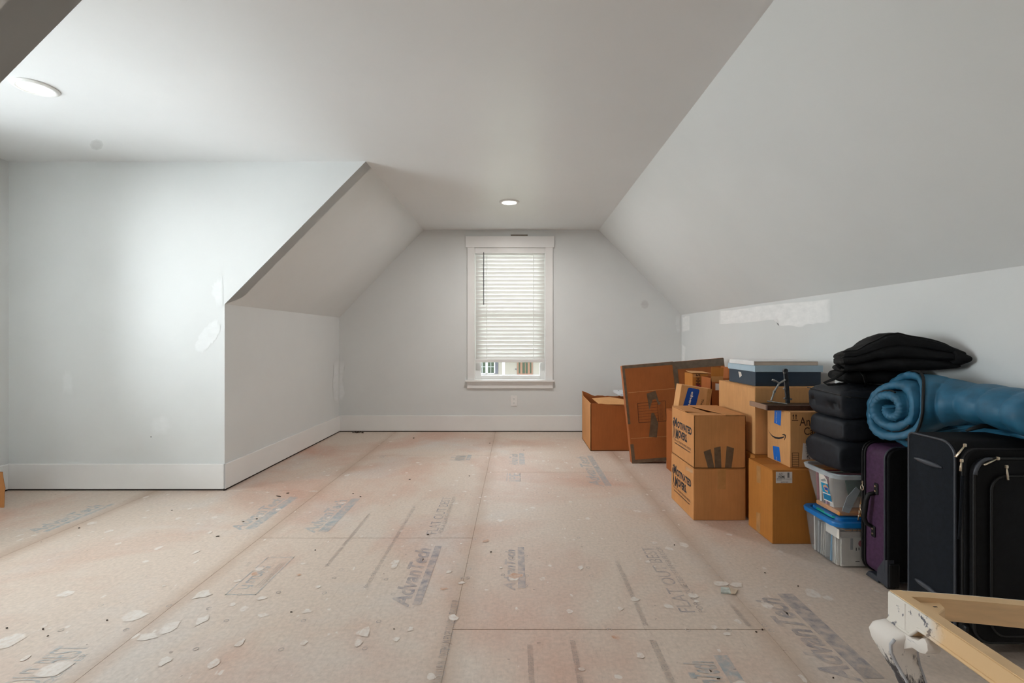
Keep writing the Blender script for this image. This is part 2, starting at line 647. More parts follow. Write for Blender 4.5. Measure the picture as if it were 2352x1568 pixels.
def worn_paint():
    """white chalk paint over dark wood, rubbed through towards the ankle of the leg"""
    m, nt, b = nodes('worn_white_paint')
    vec = coords(nt)
    n1 = noise_node(nt, 22, 6, 0.7, coords(nt, (2.2, 2.2, 0.7)))
    sep = N(nt, 'ShaderNodeSeparateXYZ'); nt.links.new(vec, sep.inputs[0])
    mz = N(nt, 'ShaderNodeMapRange')
    mz.inputs[1].default_value = 0.17; mz.inputs[2].default_value = 0.33
    mz.inputs[3].default_value = 0.26; mz.inputs[4].default_value = -0.20
    nt.links.new(sep.outputs[2], mz.inputs[0])
    ad = N(nt, 'ShaderNodeMath', operation='ADD')
    nt.links.new(n1.outputs[0], ad.inputs[0]); nt.links.new(mz.outputs[0], ad.inputs[1])
    r = ramp(nt, ad.outputs[0], [(0.50, (0, 0, 0)), (0.62, (1, 1, 1))])
    c = mixc(nt, r.outputs[0], rgb(226, 220, 212), rgb(58, 56, 60))
    n2 = noise_node(nt, 9, 5, 0.6, coords(nt, (1, 1, 3)))
    r2 = ramp(nt, n2.outputs[0], [(0.62, (0, 0, 0)), (0.70, (0.9, 0.9, 0.9))])
    c = mixc(nt, r2.outputs[0], c, rgb(150, 152, 158))
    nt.links.new(c, b.inputs['Base Color'])
    b.inputs['Roughness'].default_value = 0.55
    bump(nt, b, n1.outputs[0], 0.2, 0.002)
    return m


def rail_paint():
    m, nt, b = nodes('chipped_white_rail_paint')
    n1 = noise_node(nt, 38, 5, 0.6, coords(nt, (1, 1, 0.8)))
    r = ramp(nt, n1.outputs[0], [(0.60, (0, 0, 0)), (0.64, (1, 1, 1))])
    c = mixc(nt, r.outputs[0], rgb(226, 220, 210), rgb(96, 96, 104))
    sep = N(nt, 'ShaderNodeSeparateXYZ'); nt.links.new(coords(nt), sep.inputs[0])
    n2 = noise_node(nt, 12, 4, 0.6, coords(nt))
    ad = N(nt, 'ShaderNodeMath', operation='MULTIPLY_ADD'); ad.inputs[1].default_value = 0.12
    nt.links.new(n2.outputs[0], ad.inputs[0]); nt.links.new(sep.outputs[1], ad.inputs[2])
    mr = N(nt, 'ShaderNodeMapRange')      # paint ends, bare wood towards the near end of the rail
    mr.inputs[1].default_value = 0.235; mr.inputs[2].default_value = 0.175
    nt.links.new(ad.outputs[0], mr.inputs[0])
    c = mixc(nt, mr.outputs[0], c, rgb(226, 190, 142))
    nt.links.new(c, b.inputs['Base Color'])
    b.inputs['Roughness'].default_value = 0.55
    return m


LEGP = worn_paint()
RAILP = rail_paint()
WOOD = simple('bare_poplar', rgb(226, 192, 148), 0.55, 0.07, 6, 0.35, sscale=(1, 1, 6))


# ------------------------------------------------------------------ text and decals
def text(body, o, xd, yd, w, h, mat, parent, name='printed_text', bold=0.0, off=0.0006, shear=0.0):
    """lettering as thin geometry: o lower-left corner, xd reading direction, yd up, w x h metres"""
    cu = bpy.data.curves.new('t', 'FONT')
    cu.body = body; cu.size = 1.0; cu.offset = bold; cu.shear = shear
    cu.resolution_u = 3
    ob = bpy.data.objects.new('t', cu)
    COL.objects.link(ob)
    dg = bpy.context.evaluated_depsgraph_get()
    me = bpy.data.meshes.new_from_object(ob.evaluated_get(dg))
    v = [p.co.copy() for p in me.vertices]; f = [list(p.vertices) for p in me.polygons]
    bpy.data.objects.remove(ob); bpy.data.curves.remove(cu); bpy.data.meshes.remove(me)
    x0 = min(p.x for p in v); x1 = max(p.x for p in v); y0 = min(p.y for p in v); y1 = max(p.y for p in v)
    xd = Vector(xd).normalized(); yd = Vector(yd).normalized(); n = xd.cross(yd)
    o = Vector(o)
    V = [o + xd * ((p.x - x0) / (x1 - x0) * w) + yd * ((p.y - y0) / (y1 - y0) * h) + n * off for p in v]
    return mesh(name, (V, f), mat, parent)


def quad(pts, n, off, mat, parent, name, thick=0.0):
    n = Vector(n).normalized()
    P = [Vector(p) + n * off for p in pts]
    if thick: return mesh(name, prism(P, -n * thick), mat, parent)
    return mesh(name, (P, [list(range(len(P)))]), mat, parent)


def patch(pts, n, mat, parent, name, off=0.0008, rim=0.8, soft=False, seed=0, rag=0.0):
    """flat irregular patch with a 'fade' attribute falling off at its edge"""
    rnd = random.Random(seed)
    n = Vector(n).normalized()
    P = []
    m = len(pts)
    for i in range(m):                    # subdivide and roughen the outline
        a, b2 = Vector(pts[i]), Vector(pts[(i + 1) % m])
        for k in range(4):
            p = a.lerp(b2, k / 4)
            if rag: p = p + (b2 - a).normalized().cross(n) * rnd.uniform(-rag, rag)
            P.append(p)
    c = sum(P, Vector()) / len(P)
    V = [c + n * off] + [c.lerp(p, rim) + n * off for p in P] + [p + n * off for p in P]
    k = len(P); Fc = []
    for i in range(k):
        j = (i + 1) % k
        Fc.append([0, 1 + i, 1 + j]); Fc.append([1 + i, 1 + k + i, 1 + k + j, 1 + j])
    fade = [1.0] + [1.0] * k + [0.0] * k
    return V, Fc, fade


def patch_obj(name, lst, mat, parent):
    V, Fc, A = [], [], []
    for v, f, a in lst:
        s = len(V); V += v; Fc += [[i + s for i in q] for q in f]; A += a
    org = ORG[parent.name]
    me = bpy.data.meshes.new(name)
    me.from_pydata([tuple(p - org) for p in V], [], Fc)
    at = me.attributes.new('fade', 'FLOAT', 'POINT')
    at.data.foreach_set('value', A)
    me.materials.append(mat)
    o = bpy.data.objects.new(name, me)
    link(o, parent, org)
    return o


# ================================================================== THE ROOM
CH = 2.446                      # ceiling height
YB = 5.73                       # back wall
XR = 2.013; KR = 1.415; CR = 1.009
XL0, XL1 = -2.166, -2.138       # left knee wall at the dormer corner and at the back
KL = 1.383; CL = -1.115
YD0, YD1 = 1.489, 3.518         # dormer bay
XD = -3.774                     # dormer end wall
YN = -1.7                       # wall behind the camera
T = 0.13

# ---- floor: base and OSB panels
floor = struct('floor', box(-4.1, 2.3, YN - .2, YB + .2, -0.12, -0.021), UNDER)
cols = [(-3.90, -2.652, [-1.7, 0.2, 2.36, 4.8]),
        (-2.652, -1.446, [-1.7, 1.07, 3.507, YB]),
        (-1.446, -0.243, [-1.7, 0.23, 2.671, 4.572, YB]),
        (-0.243, 0.968, [-1.7, -0.6, 1.83, 3.99, YB]),
        (0.968, 2.16, [-1.7, 1.11, 3.548, YB])]
for cx0, cx1, ys in cols:
    for a, b_ in zip(ys, ys[1:]):
        g = 0.0020; gl = 0.0004
        y1 = min(b_, YB + .1) - g if b_ < YB else YB + .1
        x0, x1 = cx0 + gl, cx1 - gl
        o = mesh('subfloor_panel', box(x0, x1, a + g, y1, -0.02, 0, 0.0008, 1), FLOORM, floor)
        me = o.data
        cxx, cyy = (x0 + x1) / 2, (a + y1) / 2
        for v in me.vertices: v.co -= Vector((cxx, cyy, 0))
        o.location = (cxx, cyy, 0); ORG[o.name] = Vector((cxx, cyy, 0))

# ---- walls
def wall_hole(axis, c0, c1, a0, a1, z0, z1, ha0, ha1, hz0, hz1):
    """wall slab between c0..c1 on one axis with a window opening"""
    def bx(p0, p1, q0, q1):
        return box(p0, p1, c0, c1, q0, q1) if axis == 'y' else box(c0, c1, p0, p1, q0, q1)
    return cat(bx(a0, ha0, z0, z1), bx(ha1, a1, z0, z1), bx(ha0, ha1, z0, hz0), bx(ha0, ha1, hz1, z1))


def bx_(px): return (px - VX) * YB / F
def bz_(py): return HC - (py - VY) * YB / F


WX0, WX1 = bx_(1090.2), bx_(1252.8)
WZ0, WZ1 = bz_(873), bz_(569)
GAP = 0.014
wall_back = struct('wall_back', wall_hole('y', YB, YB + T, -2.4, 2.3, GAP, 2.7, WX0, WX1, WZ0, WZ1), WALL)
wall_right = struct('wall_right', box(XR, XR + T, YN, YB, GAP, KR), WALL)
wall_left = struct('wall_left', hexa([(XL0 - T, YD1 + .001, GAP), (XL0, YD1 + .001, GAP), (XL1, YB, GAP), (XL1 - T, YB, GAP),
                                      (XL0 - T, YD1 + .001, KL), (XL0, YD1 + .001, KL), (XL1, YB, KL), (XL1 - T, YB, KL)]), WALL)
wall_dormer = struct('wall_dormer_far', prism([(XD - T, YD1, GAP), (XL0, YD1, GAP), (XL0, YD1, KL), (CL, YD1, CH), (XD - T, YD1, CH)], (0, T, 0)), WALL)
wall_dormer_near = struct('wall_dormer_near', prism([(XD - T, YD0, GAP), (XL0, YD0, GAP), (XL0, YD0, KL), (CL, YD0, CH), (XD - T, YD0, CH)], (0, -T, 0)), WALL)
DWY0, DWY1, DWZ0, DWZ1 = 1.59, 2.87, 0.70, 2.15
wall_dormer_end = struct('wall_dormer_end', wall_hole('x', XD - T, XD, YD0 - T, YD1 + T, GAP, CH + .02, DWY0, DWY1, DWZ0, DWZ1), WALL)
wall_left_near = struct('wall_left_near', box(XL0 - T, XL0, YN, YD0, GAP, KL), WALL)
wall_rear = struct('wall_rear', box(-2.4, 2.3, YN - T, YN, GAP, 2.7), WALL)
TC = 0.14
ceiling = struct('ceiling', cat(box(CL, CR, YN, YB, CH, CH + TC), box(XD - T, CL, YD0, YD1, CH, CH + TC)), CEIL)
slope_r = struct('ceiling_slope_right', prism([(XR, YN, KR), (CR, YN, CH), (CR, YN, CH + TC), (XR + T, YN, CH + TC), (XR + T, YN, KR)], (0, YB - YN, 0)), WALL)
slope_l = struct('ceiling_slope_left', hexa([(XL0, YD1 + .001, KL), (CL, YD1 + .001, CH), (CL, YB, CH), (XL1, YB, KL),
                                             (XL0 - .2, YD1 + .001, KL + .12), (CL - .1, YD1 + .001, CH + .22), (CL - .1, YB, CH + .22), (XL1 - .2, YB, KL + .12)]), WALL)
slope_ln = struct('ceiling_slope_left_near', prism([(XL0, YN, KL), (CL, YN, CH), (CL - .1, YN, CH + .22), (XL0 - .2, YN, KL + .12)], (0, YD0 - .001 - YN, 0)), WALL)

# ---- baseboards
BT, BZ0, BZ1 = 0.016, 0.012, 0.196
NSHADE = 0


def baseboard(name, p, q, nrm):
    p, q, n = Vector((*p, 0)), Vector((*q, 0)), Vector((*nrm, 0)) * BT
    up0, up1 = Vector((0, 0, BZ0)), Vector((0, 0, BZ1))
    vf = hexa([p + up0, q + up0, q + n + up0, p + n + up0, p + up1, q + up1, q + n + up1, p + n + up1])
    global NSHADE
    NSHADE += 1
    m = n * .55
    struct('trim_%d' % NSHADE, hexa([p, q, q + m, p + m, p + up0 * 1.4, q + up0 * 1.4, q + m + up0 * 1.4, p + m + up0 * 1.4]), UNDER)  # dark strip painting the shadow line under the baseboard
    return struct(name, bevel_vf(vf, 0.002, 1), TRIM)


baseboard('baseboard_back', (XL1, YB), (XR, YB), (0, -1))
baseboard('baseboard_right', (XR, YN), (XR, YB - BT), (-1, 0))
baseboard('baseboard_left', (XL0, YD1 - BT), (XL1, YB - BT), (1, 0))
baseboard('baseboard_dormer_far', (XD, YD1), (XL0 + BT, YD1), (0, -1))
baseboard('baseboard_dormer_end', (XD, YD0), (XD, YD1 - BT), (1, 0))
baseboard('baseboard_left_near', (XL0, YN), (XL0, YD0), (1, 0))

# ---- back window
win = thing('window_1', (0, YB, WZ0), 'white cased window in the grey end wall', 'window')
del win['category']; win['kind'] = 'structure'
yi = YB
mesh('head_casing', box(bx_(1069.3), bx_(1273.2), YB - .024, YB, bz_(568.8), bz_(542.8), .002, 1), TRIM, win)
mesh('side_casing', box(bx_(1073.6), bx_(1090.2), YB - .019, YB, bz_(872), bz_(568.8), .002, 1), TRIM, win)
mesh('side_casing', box(bx_(1252.8), bx_(1269.7), YB - .019, YB, bz_(872), bz_(568.8), .002, 1), TRIM, win)
mesh('sill', box(bx_(1069.5), bx_(1273), YB - .05, YB + .09, bz_(876), bz_(872), .003, 2), TRIM, win)
mesh('apron', box(bx_(1073), bx_(1270), YB - .02, YB, bz_(891.5), bz_(876), .002, 1), TRIM, win)
mesh('jamb', box(WX0 - .004, WX0 + .004, YB, YB + T, WZ0, WZ1), TRIM, win)
mesh('jamb', box(WX1 - .004, WX1 + .004, YB, YB + T, WZ0, WZ1), TRIM, win)
GX0, GX1 = (1105.5 - VX) * (YB + .1) / F, (1239.7 - VX) * (YB + .1) / F
GZ0 = HC - (861.6 - VY) * (YB + .1) / F
zm = (WZ0 + WZ1) / 2
for (a, b_, c, d) in ((WX0, GX0, WZ0, WZ1), (GX1, WX1, WZ0, WZ1), (GX0, GX1, WZ0, GZ0), (GX0, GX1, WZ1 - .07, WZ1), (GX0, GX1, zm - .018, zm + .018)):
    mesh('sash', box(a, b_, YB + .095, YB + .128, c, d, .004, 1), VINYL, win)
mesh('pane', box(GX0, GX1, YB + .103, YB + .107, GZ0, zm - .025), GLASS, win)
mesh('pane', box(GX0, GX1, YB + .111, YB + .115, zm + .025, WZ1 - .07), GLASS, win)

# ---- dormer window (end wall, left of the picture)
w2 = thing('window_2', (XD, (DWY0 + DWY1) / 2, DWZ0), 'white cased window in the dormer end wall', 'window')
del w2['category']; w2['kind'] = 'structure'
mesh('head_casing', box(XD, XD + .024, DWY0 - .11, DWY1 + .11, DWZ1, DWZ1 + .13, .002, 1), TRIM, w2)
mesh('side_casing', box(XD, XD + .019, DWY0 - .09, DWY0, DWZ0, DWZ1, .002, 1), TRIM, w2)
mesh('side_casing', box(XD, XD + .019, DWY1, DWY1 + .09, DWZ0, DWZ1, .002, 1), TRIM, w2)
mesh('sill', box(XD - .09, XD + .05, DWY0 - .11, DWY1 + .11, DWZ0 - .022, DWZ0, .003, 2), TRIM, w2)
mesh('apron', box(XD, XD + .02, DWY0 - .09, DWY1 + .09, DWZ0 - .11, DWZ0 - .022, .002, 1), TRIM, w2)
ym = (DWY0 + DWY1) / 2; zm2 = (DWZ0 + DWZ1) / 2
for (a, b_, c, d) in ((DWY0, DWY0 + .05, DWZ0, DWZ1), (DWY1 - .05, DWY1, DWZ0, DWZ1), (ym - .03, ym + .03, DWZ0, DWZ1),
                      (DWY0, DWY1, DWZ0, DWZ0 + .05), (DWY0, DWY1, DWZ1 - .05, DWZ1), (DWY0, DWY1, zm2 - .02, zm2 + .02)):
    mesh('sash', box(XD - .11, XD - .07, a, b_, c, d, .003, 1), VINYL, w2)
mesh('pane', box(XD - .093, XD - .089, DWY0 + .05, DWY1 - .05, DWZ0 + .05, DWZ1 - .05), GLASS, w2)
portal('portal_end_window', ((WX0 + WX1) / 2, YB + .08, zm), (-math.pi / 2, 0, 0), WX1 - WX0, WZ1 - WZ0)

# ---- horizontal blind
bl = thing('window_blind', ((WX0 + WX1) / 2, YB, bz_(832)), 'white slatted blind lowered almost to the sill of the end window', 'blind')
YBL = YB + .035
mesh('headrail', box(WX0 + .004, WX1 - .004, YB - .004, YB + .06, bz_(581.5), bz_(569.3), .003, 1), TRIM, bl)
NS = 28
zt, zb = bz_(583.5), bz_(823)
sl_me = None
for i in range(NS):
    zc = zt + (zb - zt) * i / (NS - 1)
    a = math.radians(-66)
    w = .0255
    sec = []
    for k in range(7):
        t = -1 + 2 * k / 6
        cu_ = 0.003 * (1 - t * t)
        # room-side edge lower
        sec.append((math.cos(a) * w * t - math.sin(a) * -cu_, math.sin(a) * w * t + math.cos(a) * -cu_))
    if sl_me is None:
        x0, x1 = bx_(1092.3), bx_(1251)
        V, Fc = [], []
        for dx, off in ((x0, 0), (x1, 0)):
            for yy, zz in sec: V.append(Vector((dx, YBL + yy, zc + zz)))
            for yy, zz in reversed(sec): V.append(Vector((dx, YBL + yy + .0016 * math.sin(a), zc + zz - .0016 * math.cos(a))))
        n = 14
        for k in range(n):
            j = (k + 1) % n
            Fc.append([k, j, n + j, n + k])
        Fc.append(list(range(n))[::-1]); Fc.append(list(range(n, 2 * n)))
        o = mesh('slat', (V, Fc), SLAT, bl)
        sl_me = o.data; z_first = zc; sl0 = o
    else:
        o = bpy.data.objects.new('slat', sl_me)
        COL.objects.link(o); o.parent = bl
        o.location = (0, 0, zc - z_first); ORG[o.name] = ORG[bl.name]
mesh('bottom_rail', box(bx_(1092), bx_(1251.4), YBL - .022, YBL + .022, bz_(832), bz_(825), .004, 2), TRIM, bl)
for px in (1118.5, 1225):
    mesh('ladder_cord', cat(tube([(bx_(px), YBL - .027, zt), (bx_(px), YBL - .027, zb)], .0025, 6),
                            tube([(bx_(px), YBL + .027, zt), (bx_(px), YBL + .027, zb)], .0015, 6)), VINYL, bl)
mesh('tilt_wand', tube([(bx_(1111.2), YB - .018, bz_(580)), (bx_(1111.2), YB - .018, bz_(700))], .0045, 8), GREYPL, bl)

# ---- outlet
ot = thing('wall_outlet', (bx_(1180.5), YB, bz_(932)), 'white duplex outlet on the end wall under the window', 'outlet')
mesh('cover_plate', box(bx_(1173.5), bx_(1187.5), YB - .006, YB, bz_(932), bz_(908.3), .002, 2), TRIM, ot)
for py in (915.5, 925):
    z = bz_(py); x = bx_(1180.5)
    rc = mesh('receptacle', disc((x, YB - .0085, z), .0155, .003, 20, 'y'), VINYL, ot)
    mesh('slot', cat(box(x - .008, x - .006, YB - .0092, YB - .0084, z - .001, z + .008), box(x + .006, x + .008, YB - .0092, YB - .0084, z - .001, z + .008),
                     disc((x, YB - .0092, z - .008), .0028, .0008, 10, 'y')), INK, rc)


# ---- recessed lights
def downlight(x, y, label, watts=LAMP_W):
    t = thing('recessed_light', (x, y, CH - .012), label, 'ceiling light', 'recessed ceiling lights')
    mesh('trim_ring', lathe((x, y, CH), [(.096, 0), (.096, -.004), (.088, -.010), (.078, -.012), (.072, -.010), (.070, -.006)]), VINYL, t, True, auto=40)
    mesh('lens', disc((x, y, CH - .0075), .0705, .002, 40), LENS, t, True, auto=40)
    l = bpy.data.lights.new('lamp', 'AREA')
    l.shape = 'DISK'; l.size = .13; l.energy = watts; l.color = (1.0, 0.975, 0.945)
    o = bpy.data.objects.new('lamp', l)
    COL.objects.link(o); o.parent = t; o.location = (0, 0, -0.003)
    return t


downlight(-2.52, 2.48, 'lit round recessed light in the dormer ceiling', 4.0)
downlight(-0.06, 4.56, 'lit round recessed light in front of the end window')
downlight(-0.06, -0.45, 'added unseen recessed light brightening the near part of the room', 12.0)  # added lamp behind the camera, fills the near ceiling with light

# ---- paint patches on the walls
def pw(pts, fn): return [fn(*p) for p in pts]


fR = lambda x, y: atX(x, y, XR - .0005)
patch_obj('paint_patch', [
    patch(pw([(1652, 714), (1780, 698), (1908, 685), (1910, 738), (1870, 744), (1838, 750), (1790, 748), (1786, 733), (1700, 741), (1650, 744)], fR), (-1, 0, 0), PATCHM, None, '', rim=.93, seed=1, rag=.006),
    patch(pw([(1567, 726), (1585, 724), (1584, 760), (1567, 762)], fR), (-1, 0, 0), PATCHM, None, '', rim=.85, seed=2, rag=.008),
    patch(pw([(1567, 790), (1575, 795), (1573, 830), (1567, 830)], fR), (-1, 0, 0), PATCHM, None, '', rim=.8, seed=3, rag=.004)], PATCHM, wall_right)
fB = lambda x, y: atY(x, y, YB - .0005)
patch_obj('paint_patch', [patch(pw([(1553, 722), (1562, 718), (1563, 762), (1556, 764), (1550, 745)], fB), (0, -1, 0), PATCHM, None, '', rim=.7, seed=4, rag=.006),
                          patch(pw([(779, 828), (792, 828), (790, 850), (786, 870), (792, 905), (787, 918), (779, 922)], fB), (0, -1, 0), PATCHM, None, '', rim=.8, seed=5, rag=.005)], PATCHF, wall_back)
patch_obj('grey_paint_spot', [patch([fB(1481 + 11 * math.cos(k * .785), 699 + 12 * math.sin(k * .785)) for k in range(8)], (0, -1, 0), None, None, '', rim=.6)], PATCHG, wall_back)
fA = lambda x, y: atX(x, y, -2.139)
patch_obj('paint_patch', [patch(pw([(768, 829), (777, 828), (777, 928), (766, 920), (764, 880)], fA), (1, 0, 0), PATCHM, None, '', rim=.8, seed=6, rag=.01)], PATCHF, wall_left)
fD = lambda x, y: atY(x, y, YD1 - .0005)
patch_obj('paint_patch', [
    patch(pw([(447, 795), (460, 765), (482, 742), (502, 731), (505, 765), (492, 785), (478, 795), (465, 812), (452, 808)], fD), (0, -1, 0), None, None, '', rim=.85, seed=7, rag=.01),
    patch(pw([(484, 655), (500, 640), (512, 635), (512, 700), (500, 705), (488, 680)], fD), (0, -1, 0), None, None, '', rim=.6, seed=8, rag=.01),
    patch(pw([(141, 870), (148, 848), (162, 850), (171, 880), (168, 908), (142, 906)], fD), (0, -1, 0), None, None, '', rim=.5, seed=9, rag=.01),
    patch(pw([(342, 975), (352, 957), (380, 952), (398, 975), (385, 998), (350, 1004)], fD), (0, -1, 0), None, None, '', rim=.4, seed=10, rag=.01)], PATCHF, wall_dormer)
mesh('nail_hole', disc(fD(347, 1003), .004, -.001, 10, 'y'), INK, wall_dormer)
fC = lambda x, y: atZ(x, y, CH - .0005)
patch_obj('grey_paint_spot', [patch([fC(222 + 16 * math.cos(-k * .785), 332 + 13 * math.sin(-k * .785)) for k in range(8)], (0, 0, -1), None, None, '', rim=.6)], PATCHG, ceiling)
# torn drywall paper above the window head
quad(pw([(1173, 538.5), (1212, 538.5), (1212, 541.5), (1173, 541.5)], fB), (0, -1, 0), .001, TAPED, wall_back, 'torn_paper_strip')

# ---- floor printing (reads away from the camera)
RX, UX = (0, 1, 0), (-1, 0, 0)


def ftext(body, xr, xl, y0, y1, mat=PRINT, **k):
    """floor lettering between X=xl (cap line) and X=xr (base line), Y y0..y1"""
    return text(body, (xr, y0, 0), RX, UX, y1 - y0, xr - xl, mat, floor, 'floor_print', off=0.0007, **k)


def fx(px, py): return G(px, py).x
def fy(py): return G(0, py).y


def fbar(x0, x1, y0, y1, mat=PRINT, name='floor_print'):
    return quad([(x0, y0, 0), (x1, y0, 0), (x1, y1, 0), (x0, y1, 0)], (0, 0, 1), .0007, mat, floor, name)


def logo(pxn, pyn, pyf, mat, wt=.075, wb=.045, barfrac=1.0):
    """panel maker's script logo with its bar; near end right edge of text at pixel (pxn, pyn)"""
    xr = fx(pxn, pyn); y0, y1 = fy(pyn), fy(pyf)
    ftext('AdvanTech', xr, xr - wt, y0, y1, mat, bold=.03, shear=.3)
    fbar(xr + .012, xr + .012 + wb, y0 + .02, y1 + .03 * barfrac, mat)


logo(938, 1395, 1259, PRINT, .085, .036)
logo(1198 - 14, 1356, 1262, PRINT, .055, .034)
ftext('FLAT OUT BEST', fx(1003, 1226), fx(978, 1226), fy(1226), fy(1142), PRINT)
ftext('FOR A QUIETER, STIFFER FLOOR', fx(1018, 1224), fx(1007, 1224), fy(1224), fy(1140), PRINTL)
ftext('FLAT OUT BEST', fx(1598, 1406), fx(1562, 1406), fy(1406), fy(1256), PRINT)
ftext('FOR A QUIETER, STIFFER FLOOR', fx(1624, 1406), fx(1606, 1406), fy(1406), fy(1256), PRINTL)
logo(722, 1224, 1148, PRINTB, .085, .06)
logo(552, 1218, 1144, PRINTB, .085, .06)
logo(85, 1224, 1160, PRINTB, .10, .03)
logo(1706 + 280, 1568, 1372, PRINT, .11, .07)
ftext('FLAT OUT BEST', fx(92, 1568), fx(10, 1568), fy(1640), fy(1483), PRINTB)
ftext('FOR A QUIETER', fx(120, 1568), fx(98, 1568), fy(1640), fy(1500), PRINTB)
logo(1704, 1625, 1518, PRINTB, .11, .05)
# boxed stamp
sx0, sx1 = fx(516, 1366), fx(588, 1366); sy0, sy1 = fy(1366), fy(1279)
for a in ((sx0, sx0 + .006, sy0, sy1), (sx1 - .006, sx1, sy0, sy1), (sx0, sx1, sy0, sy0 + .006), (sx0, sx1, sy1 - .006, sy1)):
    fbar(*a, PRINTB)
ftext('LJ STURG', sx0 + (sx1 - sx0) * .62, sx0 + (sx1 - sx0) * .2, sy0 + .05, sy1 - .1, PRINTB, bold=.03)
for q in (.7, .78, .86):
    ftext('RATED STURD-I-FLOOR 24 OC EXPOSURE 1', sx0 + (sx1 - sx0) * (q + .05), sx0 + (sx1 - sx0) * q, sy0 + .06, sy1 - .06, PRINTL)
# running edge print along the panels
EDGE = 'SPACE PANELS 1/8 IN   FASTEN 6 IN EDGES 12 IN FIELD   THIS SIDE UP   '
for pxn, pyn, pyf, w in ((835, 1350, 1163, .02), (985, 1600, 1378, .035), (745, 1300, 1180, .02), (1478, 1436, 1290, .02), (1540, 1580, 1470, .025),
                         (1330, 1590, 1470, .02), (1500 + 215, 1438, 1390, .02), (560, 1300, 1290, .02), (1215, 1590, 1480, .02)):
    X = fx(pxn, pyn)
    ftext(EDGE, X + w, X, fy(pyn), fy(pyf), PRINTL)
ftext('7532', fx(880, 1052), fx(868, 1052), fy(1052), fy(1045.5), PRINTB)
logo(1388, 1118, 1048, PRINTB, .10, .05)
logo(1190, 1068, 1042, PRINTB, .08, .05)
logo(1066, 1058, 1046, PRINTB, .14, .04)
for (a, b_, c, d) in ((1163, 1194, 1105, 1086),):
    fbar(fx(a, c), fx(a, c) + .006, fy(c), fy(d), PRINTB); fbar(fx(b_, c), fx(b_, c) + .006, fy(c), fy(d), PRINTB)
    ftext('IPE', fx(a, c) + .11, fx(a, c) + .02, fy(c), fy(d), PRINTB)
# fastener marks along the joists
ring_pts = [(1198, 1300), (1155, 1320), (887, 1330), (767, 1327), (617, 1333), (1062, 1327), (1074, 1327), (784, 1308), (903, 1364), (697, 1425), (870, 1427),
            (1042, 1427), (646, 1491), (838, 1489), (1025, 1489), (1329, 1235), (1351, 1303), (1358, 1322), (1210, 1322), (1607, 1274), (1647, 1320), (1627, 1299),
            (1580, 1447), (1674, 1447), (1756, 1436), (1772, 1448), (1400, 1446), (450, 1490), (520, 1425), (388, 1391), (232, 1390), (340, 1322), (290, 1446), (550, 1365),
            (1208, 1276), (1208, 1345), (1078, 1306), (1090, 1238), (1200, 1236), (140, 1447), (480, 1397), (640, 1360), (745, 1362)]
V, Fc = [], []
for px, py in ring_pts:
    c = G(px, py); n = 10; s = len(V)
    for k in range(n):
        w = 2 * math.pi * k / n
        for rr in (.007, .0105):
            V.append(c + Vector((math.cos(w) * rr, math.sin(w) * rr, .0008)))
    for k in range(n):
        j = (k + 1) % n
        Fc.append([s + 2 * k, s + 2 * k + 1, s + 2 * j + 1, s + 2 * j])
tag(mesh('fastener_marks', (V, Fc), PRINTL, floor), kind='stuff')

# dried mud splats (big ones where the photo has them, small ones scattered)
splats = []
def splat(c, rx, ry, seed, sx=1.0):
    rnd = random.Random(seed); k = 9; ph = rnd.uniform(0, 6)
    pts = []
    for i in range(k):
        w = ph + 2 * math.pi * i / k; q = rnd.uniform(.6, 1.15)
        pts.append(c + Vector((math.cos(w) * rx * q, math.sin(w) * ry * q, 0)))
    return patch(pts, (0, 0, 1), None, None, '', off=.0009 + .0002 * (seed % 5), rim=.82)


big = [(838, 1452, .03, .05), (822, 1475, .022, .03), (310, 1412, .06, .05), (392, 1440, .05, .05), (340, 1462, .06, .035), (463, 1424, .035, .04), (465, 1365, .05, .05),
       (150, 1363, .045, .04), (20, 1473, .07, .06), (120, 1540, .07, .06), (211, 1202, .04, .04), (250, 1220, .03, .03), (272, 1248, .022, .02), (335, 1289, .025, .02),
       (596, 1306, .03, .03), (906, 1299, .025, .04), (1030, 1313, .02, .02), (1180, 1328, .03, .03), (1247, 1329, .02, .02), (1334, 1303, .022, .03), (1040, 1418, .03, .03),
       (943, 1444, .015, .02), (1150, 1195, .03, .03), (1223, 1166, .03, .02), (1245, 1330, .02, .015), (1457, 1376, .03, .025), (1488, 1290, .02, .02), (1572, 1252, .04, .04),
       (1503, 1246, .03, .02), (1537, 1260, .035, .03), (1655, 1340, .045, .03), (1690, 1342, .04, .028), (1763, 1391, .03, .03), (1677, 1228, .025, .02), (1462, 1174, .04, .03),
       (1640, 1440, .02, .02), (1670, 1456, .025, .015), (1695, 1427, .02, .02), (1865, 1362, .05, .05), (1900, 1374, .035, .03), (1425, 1398, .015, .02), (1383, 1237, .012, .015),
       (785, 1155, .05, .03), (720, 1128, .05, .02), (640, 1170, .03, .03), (600, 1185, .03, .02), (905, 1137, .03, .02), (1310, 1152, .02, .02), (1700, 1570, .03, .02),
       (1380, 1160, .012, .02), (1470, 1505, .02, .02), (1770, 1575, .03, .02), (560, 1398, .02, .03), (533, 1389, .02, .02), (700, 1475, .02, .02), (380, 1518, .03, .03)]
for i, (px, py, a, b_) in enumerate(big): splats.append(splat(G(px, py), a * .8, b_ * .9, i + 3))
rnd = random.Random(21)
for i in range(150):
    c = Vector((rnd.uniform(-3.2, 1.5), rnd.uniform(1.5, 5.4), 0))
    if c.y > 3.4 and c.x < -2.0: continue
    r = rnd.uniform(.006, .022)
    splats.append(splat(c, r * rnd.uniform(.7, 1.4), r * rnd.uniform(.7, 1.6), 100 + i))
tag(patch_obj('mud_splatter', splats, SPLAT, floor), kind='stuff')
